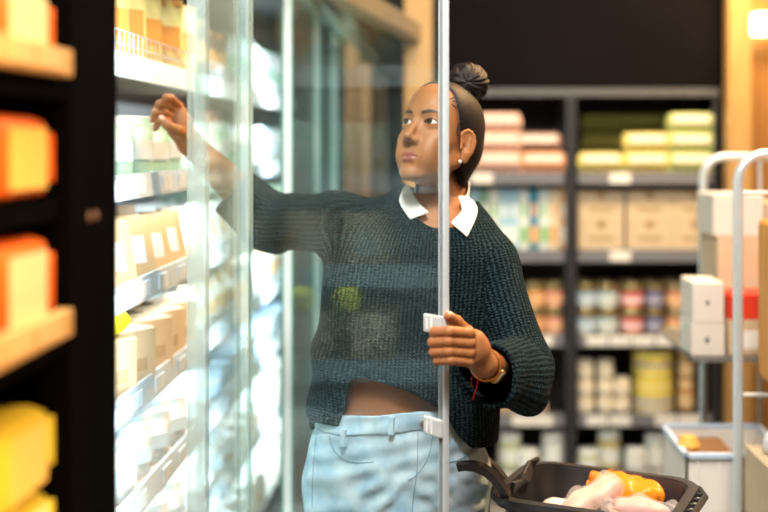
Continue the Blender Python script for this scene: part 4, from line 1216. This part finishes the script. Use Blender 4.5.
# far wood framed cold cabinet beyond the display case
wc = empty('wooden_cold_cabinet', (-.85, 5.8, 0)); tag(wc, 'pale wood framed glass cabinet beyond the end of the white display case', 'cabinet')
def WC_(name, f, m):
    mb = MB(); f(mb); mb.v = [(a+.85, b_-5.8, c) for a, b_, c in mb.v]; return mb.build(name, m, wc)
WC_('carcass', lambda m: (m.box(-1.2, -.55, 4.72, 7.5, 0, .3), m.box(-1.2, -1.15, 4.72, 7.5, .3, 2.0), m.box(-1.2, -.50, 4.72, 7.5, 2.0, 2.2)), mat('teal_interior', (.22, .36, .38), .5))
for a, c in ((4.72, 5.35), (6.05, 6.75), (7.4, 7.5)):
    WC_('post', lambda m: m.box(-.52, -.455, a, c, 0, 2.02, 0, .004), PALEWOOD)
for a, c in ((5.35, 6.05), (6.75, 7.4)): WC_('glass_pane', lambda m: m.box(-.49, -.484, a, c, .3, 2.0), GLC)
# ------------------------------------------------------------------ roll cage with boxes
def bagmesh(c, r, rot, seed, amp=.006):
    R3 = Matrix.Rotation(rot[2], 3, 'Z') @ Matrix.Rotation(rot[1], 3, 'Y') @ Matrix.Rotation(rot[0], 3, 'X'); Ri = np.array(R3.inverted())
    def f(P):
        q = (P-np.array(c, np.float32))@Ri.T.astype(np.float32)
        e = ((np.abs(q/np.array(r, np.float32))**3).sum(1))**(1/3)
        d = (e-1)*min(r)
        return d+amp*np.sin(q[:, 0]*90+seed+2*np.sin(q[:, 1]*60))*np.sin(q[:, 1]*75+seed*2)
    R_ = max(r)*1.35
    return surface(f, np.array(c)-R_, np.array(c)+R_, .004, 8)
def tubeU(m, x0, x1, Y, zt, r=.013, zb=.17):
    R_ = .07; pts = [(x0, Y, zb), (x0, Y, zt-R_)]
    for k in range(1, 9):
        a = k/8*PI/2; pts.append((x0+R_-R_*math.cos(a), Y, zt-R_+R_*math.sin(a)))
    for k in range(0, 9):
        a = k/8*PI/2; pts.append((x1-R_+R_*math.sin(a), Y, zt-R_+R_*math.cos(a)))
    pts += [(x1, Y, zb)]; m.tube(pts, r, 12)
cage = empty('roll_cage', (1.08, 3.2, 0)); tag(cage, 'zinc tube roll cage trolley loaded with boxes at the right', 'roll cage')
def CG(name, f, m=CHROME, par=cage, smooth=True):
    mb = MB(); f(mb)
    mb.v = [(a-1.08, b_-3.2, c) for a, b_, c in mb.v]; return mb.build(name, m, par, smooth)
CG('end_frame', lambda m: tubeU(m, .818, 1.42, 3.45, 1.522))
CG('end_frame', lambda m: tubeU(m, .726, 1.42, 2.69, 1.537))
CG('vertical_bar', lambda m: m.tube([(1.002, 3.45, .18), (1.002, 3.45, 1.52)], .006, 8))
CG('vertical_bar', lambda m: m.tube([(1.21, 3.45, .18), (1.21, 3.45, 1.52)], .006, 8))
for z in (1.33, 1.00, .62): CG('cross_bar', lambda m: m.tube([(.818, 3.45, z), (1.42, 3.45, z)], .006, 8))
for z in (1.44, .93, .45): CG('cross_bar', lambda m: m.tube([(.726, 2.69, z), (1.42, 2.69, z)], .005, 8))
CG('base_platform', lambda m: m.box(.58, 1.44, 2.675, 3.52, .145, .175, 0, .004), STEEL, smooth=False)
for x in (.62, 1.38):
    for y in (2.8, 3.44):
        w_ = CG('castor', lambda m: (m.tube([(x-.018, y, .055), (x+.018, y, .055)], .054, 20)), mat('grey_rubber', (.12, .12, .12), .6))
        CG('castor_fork', lambda m: (m.box(x-.026, x-.020, y-.02, y+.02, .055, .145), m.box(x+.020, x+.026, y-.02, y+.02, .055, .145)), STEEL, smooth=False)
zs = W(700, 352, 3.05)[2]
CG('middle_shelf', lambda m: m.box(W(690, 352, 3.0)[0], 1.40, 2.975, 3.44, zs-.014, zs), STEEL, smooth=False)
CG('shelf_upright', lambda m: m.tube([(1.395, 3.2, .175), (1.395, 3.2, zs)], .01, 8))
def cbox(name, x0, x1, y0, y1, z0, z1, m, label, cat='cardboard box', grp='boxes on the roll cage', extra=None):
    r = empty(name, ((x0+x1)/2, (y0+y1)/2, z0)); tag(r, label, cat, grp)
    MB().box(-(x1-x0)/2, (x1-x0)/2, -(y1-y0)/2, (y1-y0)/2, 0, z1-z0-.0005, 0, .003).build('carton_body', m, r)
    if extra:
        for nm, (a, c, e, f_), mm in extra:
            X0, X1, Z0, Z1 = -(x1-x0)/2, (x1-x0)/2, 0, z1-z0
            MB().box(X0+(X1-X0)*a, X0+(X1-X0)*c, -(y1-y0)/2-.001, -(y1-y0)/2+.001, Z1*e, Z1*f_).build(nm, mm, r)
    return r
HOLE = mat('hand_hole_dark', (.03, .025, .02), .9); LBL = mat('label_white', (.85, .86, .84), .6)
def pxbox(p0, p1, Y, d):   # helper: face at depth Y between two survey marks
    a = W(*p0, Y); c = W(*p1, Y); return a[0], c[0], Y, Y+d
a0, a1, ya, yb_ = pxbox((690, 0), (725, 0), 2.985, .16)
zm = zs+.092; zt = zm+.115
cbox('cardboard_box', a0+.004, a1, ya, yb_, zs, zm, WCARD, 'lower white box of the pair on the cage shelf, with a small round hole', extra=[('finger_hole', (.42, .52, .42, .58), HOLE)])
cbox('cardboard_box', a0+.008, a1-.002, ya, yb_, zm, zt, WCARD, 'cream white box on top of the other white box on the cage shelf', extra=[('finger_hole', (.42, .52, .45, .56), HOLE)])
x0_, x1_ = W(727, 0, 3.0)[0], 1.30
cbox('cardboard_box', x0_+.003, x1_, 3.0, 3.14, zs, zs+.10, CARDL, 'long light brown box beside the white boxes, under the red pack', extra=[('shipping_label', (.05, .25, .2, .7), LBL)])
rp = cbox('food_pack', x0_+.005, x1_, 3.0, 3.13, zs+.10, zs+.172, mat('red_pack', (.72, .05, .02), .45), 'long red pack lying on the light brown box', 'food pack')
# tall stack behind
bx0, bx1 = W(722, 0, 3.2)[0], W(752, 0, 3.2)[0]
hgt = [.16, .16, .125]
zz = zs
for k, h in enumerate(hgt):
    cbox('cardboard_box', W(716 if k < 2 else 712, 0, 3.2)[0], bx1+.03, 3.18, 3.40, zz, zz+h, [CARD, CARDL, WCARD][k], ['bottom brown box of the tall stack behind the white boxes', 'middle light brown box of the tall stack behind the white boxes', 'pale top box of the tall stack behind the white boxes'][k]); zz += h
cbox('cardboard_box', bx1+.035, 1.38, 3.18, 3.40, zs, zs+.42, CARDL, 'tall light brown box right of the stack, behind the near tube')
# plastic crate and boxes under it
czt = W(700, 424, 3.0)[2]; cx0, cx1 = W(664, 0, 3.0)[0], W(790, 0, 2.72)[0]
crate = empty('plastic_crate', ((cx0+cx1)/2, 2.86, czt-.20)); tag(crate, 'translucent white plastic crate with pale blue rim on the cage', 'crate')
cw = (cx1-cx0)/2
TRW = mat('milky_plastic', (.84, .82, .76), .35); BLR = mat('pale_blue_plastic', (.52, .66, .84), .35)
def crate_body(m):
    for (x0, x1, y0, y1) in ((-cw, cw, -.14, -.134), (-cw, cw, .134, .14), (-cw, -cw+.006, -.14, .14), (cw-.006, cw, -.14, .14)): m.box(x0, x1, y0, y1, 0, .19)
    m.box(-cw, cw, -.14, .14, 0, .006)
MB_ = MB(); crate_body(MB_); MB_.build('crate_body', TRW, crate)
m = MB(); [m.box(*q, 0, .003) for q in ((-cw-.008, cw+.008, -.150, -.134, .185, .20), (-cw-.008, cw+.008, .134, .150, .185, .20), (-cw-.008, -cw+.008, -.15, .15, .185, .20), (cw-.008, cw+.008, -.15, .15, .185, .20))]
m.build('rim', BLR, crate)
m = MB(); [m.box(-cw+.03+k*.055, -cw+.034+k*.055, -.1445, -.140, .01, .185) for k in range(6)]; m.build('rib', TRW, crate)
cbox('cardboard_box', cx0+.012, cx0+.15, 2.745, 2.98, czt-.193, czt-.030, mat('brown_carton', (.26, .14, .06), .85), 'brown box standing inside the white plastic crate', grp='boxes on the roll cage')
for i, (px, c) in enumerate(((688, (.85, .42, .08)),)):
    q = W(px, 440, 2.76)
    o = MB().lathe([(0, -.028), (.02, -.022), (.03, 0), (.02, .022), (0, .027)], 18).build('orange_fruit', mat('orange_peel', c, .5, bump=.3, bscale=300), None, True); o.location = (q[0]+.01, 2.80, czt-.030+.028)
    tag(o, 'small orange fruit lying on the brown box inside the crate', 'fruit')
zc = czt-.20
cbox('cardboard_box', cx0+.03, cx0+.20, 2.74, 2.98, zc-.20, zc-.0, CARDL, 'light box directly under the left half of the plastic crate', extra=[('shipping_label', (.2, .8, .45, .85), LBL)])
cbox('cardboard_box', cx0+.203, cx1+.1, 2.72, 2.98, zc-.20, zc-.0, CARDL, 'light box under the right half of the plastic crate with a dark hand slot', extra=[('hand_slot', (.10, .60, .62, .76), HOLE)])
cbox('cardboard_box', cx0+.02, cx1+.1, 2.72, 2.98, .175, zc-.20, CARD, 'wide brown box at the bottom of the cage under the other boxes')
fbx = W(741, 0, 2.70)[0]; fz = W(0, 466, 2.48)[2]
cbox('cardboard_box', fbx, fbx+.31, 2.46, 2.665, fz-.26, fz, CARDL, 'light brown box with dark hand slot at the lower right edge', extra=[('hand_slot', (.10, .22, .84, .90), HOLE)])
cbox('cardboard_box', fbx-.0, fbx+.31, 2.46, 2.665, .001, fz-.26, CARD, 'plain brown box on the floor under the box with the hand slot')
v_, f_ = bagmesh((fbx+.15, 2.565, fz+.026), (.13, .06, .026), (0, 0, 0), 6, .006)
wb = link('wrapped_bundle', np_mesh('wrapped_bundle', v_-np.array((fbx+.16, 2.56, fz)), f_), mat('white_wrap', (.70, .71, .74), .35)); wb.location = (fbx+.16, 2.56, fz)
tag(wb, 'white plastic wrapped bundle lying on the box at the right edge', 'bundle')
# orange wooden display board at the right edge
od = empty('wooden_display_stand', (W(757, 0, 2.70)[0]+.25, 2.63, 0)); tag(od, 'orange wooden display stand cut off by the right edge of the photo', 'display stand')
m = MB(); m.box(-.25, .25, -.07, .07, W(0, 385, 2.6)[2], W(0, 222, 2.6)[2], 0, .012); m.build('display_box', wood('orange_wood', (.72, .32, .06), (.80, .40, .10)), od)
for x in (.05, .2): MB().box(x+.0, x+.03, -.03, .03, 0, W(0, 385, 2.6)[2]).build('leg', OAK, od)
# ------------------------------------------------------------------ shopping basket on its stand
BZ = .862; BA = math.radians(-24); bx0, bx1, by0, by1 = .296-.176, .296+.176, 2.165-.130, 2.165+.130
def rrect(x0, x1, y0, y1, r, n=7):
    P = []
    for (cx, cy, a0) in ((x1-r, y1-r, 0), (x0+r, y1-r, PI/2), (x0+r, y0+r, PI), (x1-r, y0+r, 3*PI/2)):
        for k in range(n): a = a0+k/(n-1)*PI/2; P.append((cx+r*math.cos(a), cy+r*math.sin(a)))
    return P
bk = empty('shopping_basket', ((bx0+bx1)/2, (by0+by1)/2, BZ-.235)); tag(bk, 'black plastic shopping basket with two folded handles holding wrapped food', 'shopping basket')
BP = mat('black_plastic', (.034, .034, .036), .34)
cxb, cyb = (bx0+bx1)/2, (by0+by1)/2
def shell(levels, close_bottom=True):
    V = []; Fc = []; n = 28
    for (g_, z) in levels:
        V += [(x-cxb, y-cyb, z) for x, y in rrect(bx0-g_, bx1+g_, by0-g_, by1+g_, .06+g_*.5)]
    for k in range(len(levels)-1):
        for i in range(n): a = k*n+i; b_ = k*n+(i+1) % n; Fc.append((a, b_, b_+n, a+n))
    if close_bottom: Fc.append(tuple(range(n))[::-1]); Fc.append(tuple((len(levels)-1)*n+i for i in range(n)))
    return V, Fc
V, Fc = shell([(-.035, 0), (-.004, .232), (-.008, .232), (-.039, .005)]); MB().add(V, Fc).build('basket_body', BP, bk, True)
V, Fc = shell([(-.004, .218), (.010, .216), (.016, .226), (.014, .236), (-.004, .237), (-.006, .228), (-.004, .218)], False); MB().add(V, Fc).build('rim', BP, bk, True)
m = MB()
for k in range(11): m.box(bx0-cxb+.05+k*.027, bx0-cxb+.056+k*.027, -(by1-by0)/2-.0035+.004, -(by1-by0)/2+.0, .03, .215)
m.build('wall_rib', BP, bk)
bk.rotation_euler = (0, 0, BA)
def hand_path(pts): return [Matrix.Rotation(-BA, 3, 'Z') @ (Vector(p)-Vector((cxb, cyb, BZ-.235))) for p in pts]
def strap(name, pts, w, t, par, m):
    pts = [Vector(p) for p in pts]; V = []; Fc = []
    for i, p in enumerate(pts):
        d = (pts[min(i+1, len(pts)-1)]-pts[max(i-1, 0)]).normalized(); s = Vector((0, 1, 0)); s = (s-d*s.dot(d)).normalized(); u = d.cross(s)
        for (a, b_) in ((-1, -1), (1, -1), (1, 1), (-1, 1)): V.append(p+s*a*w/2+u*b_*t/2)
    for i in range(len(pts)-1):
        for q in range(4): a = i*4+q; b_ = i*4+(q+1) % 4; Fc.append((a, b_, b_+4, a+4))
    Fc += [(3, 2, 1, 0), tuple(len(V)-4+k for k in range(4))]
    o = MB().add(V, Fc).build(name, m, par, True); bv_ = o.modifiers.new('b', 'BEVEL'); bv_.width = .002; bv_.segments = 2; return o
strap('handle', hand_path([W(x, y, Y) for x, y, Y in [(457, 467, 2.06), (464, 465.5, 2.06), (474, 466, 2.065), (485, 470, 2.075), (494, 477, 2.09), (501, 486, 2.105), (507, 496, 2.115)]]), .020, .016, bk, BP)
strap('handle', hand_path([W(x, y, Y) for x, y, Y in [(478, 458, 2.26), (487, 461, 2.26), (495, 467, 2.26), (502, 476, 2.25), (509, 486, 2.24)]]), .020, .012, bk, BP)
strap('handle_bracket', hand_path([W(x, y, Y) for x, y, Y in [(512, 488, 2.16), (519, 485, 2.20), (526, 478, 2.25), (530, 466, 2.29), (536, 461, 2.32)]]), .024, .010, bk, BP)
m = MB()
for k in range(5):
    y = -.07+k*.035; m.add([], []); m.box((bx1-bx0)/2-.004, (bx1-bx0)/2+.030, y-.004, y+.004, .224, .232, 0, .001)
m.tube([((bx1-bx0)/2-.03, -.125, .228), ((bx1-bx0)/2+.012, -.115, .228), ((bx1-bx0)/2+.030, -.075, .228), ((bx1-bx0)/2+.032, .06, .228), ((bx1-bx0)/2+.012, .105, .228), ((bx1-bx0)/2-.02, .118, .228)], .007, 8)
m.build('end_lattice', BP, bk)
sd = empty('basket_stand', (cxb, cyb, 0), BA); tag(sd, 'dark metal stand under the shopping basket, below the picture edge', 'basket stand')
MB().box(-.17, .17, -.125, .125, BZ-.251, BZ-.2355, 0, .002).build('platform', DK, sd)
for x in (-.15, .15):
    for y in (-.11, .11): MB().box(x-.01, x+.01, y-.01, y+.01, 0, BZ-.251).build('leg', DK, sd)
FILM, n, out = nt('clear_film')
tr = n.nodes.new('ShaderNodeBsdfTransparent'); b = n.nodes.new('ShaderNodeBsdfPrincipled'); b.inputs['Base Color'].default_value = (.85, .82, .82, 1); b.inputs['Roughness'].default_value = .12
mx = n.nodes.new('ShaderNodeMixShader'); mx.inputs[0].default_value = .22
n.links.new(tr.outputs[0], mx.inputs[1]); n.links.new(b.outputs[0], mx.inputs[2]); n.links.new(mx.outputs[0], out.inputs[0])
def fpack(name, c, r, rot, seed, inner, film, label, cat='wrapped food'):
    e = empty(name, (c[0], c[1], c[2]-r[2])); tag(e, label, cat, 'wrapped food in the basket')
    L = Vector((c[0], c[1], c[2]-r[2]))
    v, f = bagmesh(c, [k*.82 for k in r], rot, seed, .003); me = np_mesh('filling', v-np.array(L), f); link('filling', me, inner, e)
    v, f = bagmesh(c, r, rot, seed, .006); me = np_mesh('film_wrap', v-np.array(L), f); link('film_wrap', me, film, e)
    return e
c = W(588, 492, 2.15); c[2] = BZ-.016
fpack('wrapped_food', c, (.080, .040, .022), (0, -.50, .15), 1, mat('apricot', (.86, .55, .38), .5), FILM, 'crinkled clear bag with pale apricot food at the left in the basket')
c2 = W(628, 486, 2.23); c2[2] = BZ-.022
fpack('wrapped_food', c2, (.072, .045, .024), (0, .12, -.42), 2, mat('carrot', (.92, .25, .02), .45), mat('orange_film', (.95, .28, .02), .25), 'bright orange pack in the middle of the basket')
c3 = W(640, 500, 2.12); c3[2] = BZ-.024
fpack('wrapped_food', c3, (.066, .034, .020), (0, .05, -.25), 3, mat('salmon', (.88, .42, .34), .5), FILM, 'pink salmon coloured pack in clear film at the right in the basket')
c4 = np.array([.296, 2.165, BZ-.085])
fpack('wrapped_food', c4, (.13, .085, .045), (0, 0, BA), 4, mat('pale_wrap', (.8, .72, .66), .5), mat('pale_wrap', (.8, .72, .66), .5), 'large pale pack at the bottom of the basket under the others')
# ------------------------------------------------------------------ lights
def lamp(name, loc, tgt, sx, sy, e, col, spread=math.radians(115)):
    l = bpy.data.lights.new(name, 'AREA'); l.shape = 'RECTANGLE'; l.size = sx; l.size_y = sy; l.energy = e; l.color = col; l.spread = spread
    o = bpy.data.objects.new(name, l); COL.objects.link(o); o.location = loc
    d = Vector(tgt)-Vector(loc); o.rotation_euler = d.to_track_quat('-Z', 'Y').to_euler(); return o
w = bpy.data.worlds.new('world'); SC.world = w; w.use_nodes = True
w.node_tree.nodes['Background'].inputs[0].default_value = (.6, .62, .7, 1); w.node_tree.nodes['Background'].inputs[1].default_value = .04
COOL = (.86, .96, 1.0); WARM = (1, .60, .28)
for y, e in ((2.00, 11), (2.95, 10), (3.85, 11)):      # vertical tubes just behind the door posts, facing the shelves
    l = lamp('case_led', (-.50, y, 1.2), (-1.1, y+.1, 1.2), .03, 1.6, e, COOL)
    l.rotation_euler = (PI/2, 0, PI/2-.25); 
for i, z in enumerate(LV[:6]):
    l = lamp('shelf_led', (-.70, 3.1, z-.030), (-.78, 3.1, z-.5), 2.9, .02, 3.0, COOL); l.rotation_euler = (0, math.radians(-12), PI/2); l.rotation_euler = Matrix(((0, 1, 0), (-1, 0, 0), (0, 0, 1))).to_euler()
lamp('canopy_led', (-.60, 3.1, 2.04), (-.75, 3.1, 1.3), 2.9, .02, 7, COOL).rotation_euler = Matrix(((0, 1, 0), (-1, 0, 0), (0, 0, 1))).to_euler()
lamp('bakery_lamp', (-.25, .80, 1.75), (-.5, 1.13, 1.4), .15, .5, 2.5, (1, .52, .17))
lamp('bakery_lamp', (-.22, .85, .95), (-.5, 1.13, 1.15), .15, .3, 1.4, (1, .60, .22))
lamp('ceiling_spot_or_fill', (1.1, 3.0, 2.9), (.0, 2.3, 1.45), .25, .25, 34, WARM)
lamp('ceiling_spot_or_fill', (1.0, 3.7, 3.0), (.75, 4.7, 1.0), .8, .4, 19, (1, .80, .58))
lamp('ceiling_spot_or_fill', (.1, 3.7, 3.0), (.15, 4.7, 1.0), .6, .4, 13, (1, .84, .66))
lamp('ceiling_spot_or_fill', (1.2, 3.9, 2.7), (1.35, 4.6, 1.9), .3, .3, 9, (1, .62, .22))
lamp('ceiling_spot_or_fill', (1.0, 1.8, 3.0), (.95, 3.0, .9), .6, .6, 22, (1, .84, .66))
lamp('ceiling_spot_or_fill', (.1, .3, 2.9), (-.1, 2.2, 1.1), .8, .8, 7, (.95, .96, 1))  # fill lamp added from the front to brighten the jeans
lamp('ceiling_spot_or_fill', (-.15, .9, 2.95), (-.06, 2.2, 1.2), .35, .35, 27, (1, .93, .86))  # key lamp added above and in front to brighten the face
lamp('corridor_spot', (-.2, 4.9, 2.9), (-.3, 5.6, 1.0), .4, .4, 15, (1, .80, .50))

for o in bpy.data.objects:
    l = o.get('label')
    if l and o.parent is None and len(l.split()) > 16: print('LONGLABEL', o.name, l)
# ================================================================== CAMERA AND VIEW
cam = bpy.data.cameras.new('camera'); CAM = bpy.data.objects.new('camera', cam); COL.objects.link(CAM)
CAM.location = (0, 0, CAMZ); CAM.rotation_euler = (PI/2, 0, 0)
cam.sensor_width = 36; cam.lens = F/768*36; cam.shift_x = -(450-384)/768; cam.shift_y = (145-256)/768
cam.clip_start = .05
cam.dof.use_dof = True; cam.dof.focus_distance = 2.06; cam.dof.aperture_fstop = 1.4
SC.camera = CAM
vs = SC.view_settings; vs.view_transform = 'Standard'; vs.look = 'None'; vs.gamma = 1; vs.exposure = 0.0
vs.use_curve_mapping = False
SC.cycles.max_bounces = 10; SC.cycles.transparent_max_bounces = 24; SC.cycles.diffuse_bounces = 3; SC.cycles.glossy_bounces = 4
SC.cycles.caustics_reflective = False; SC.cycles.caustics_refractive = False
SC.cycles.sample_clamp_indirect = 6
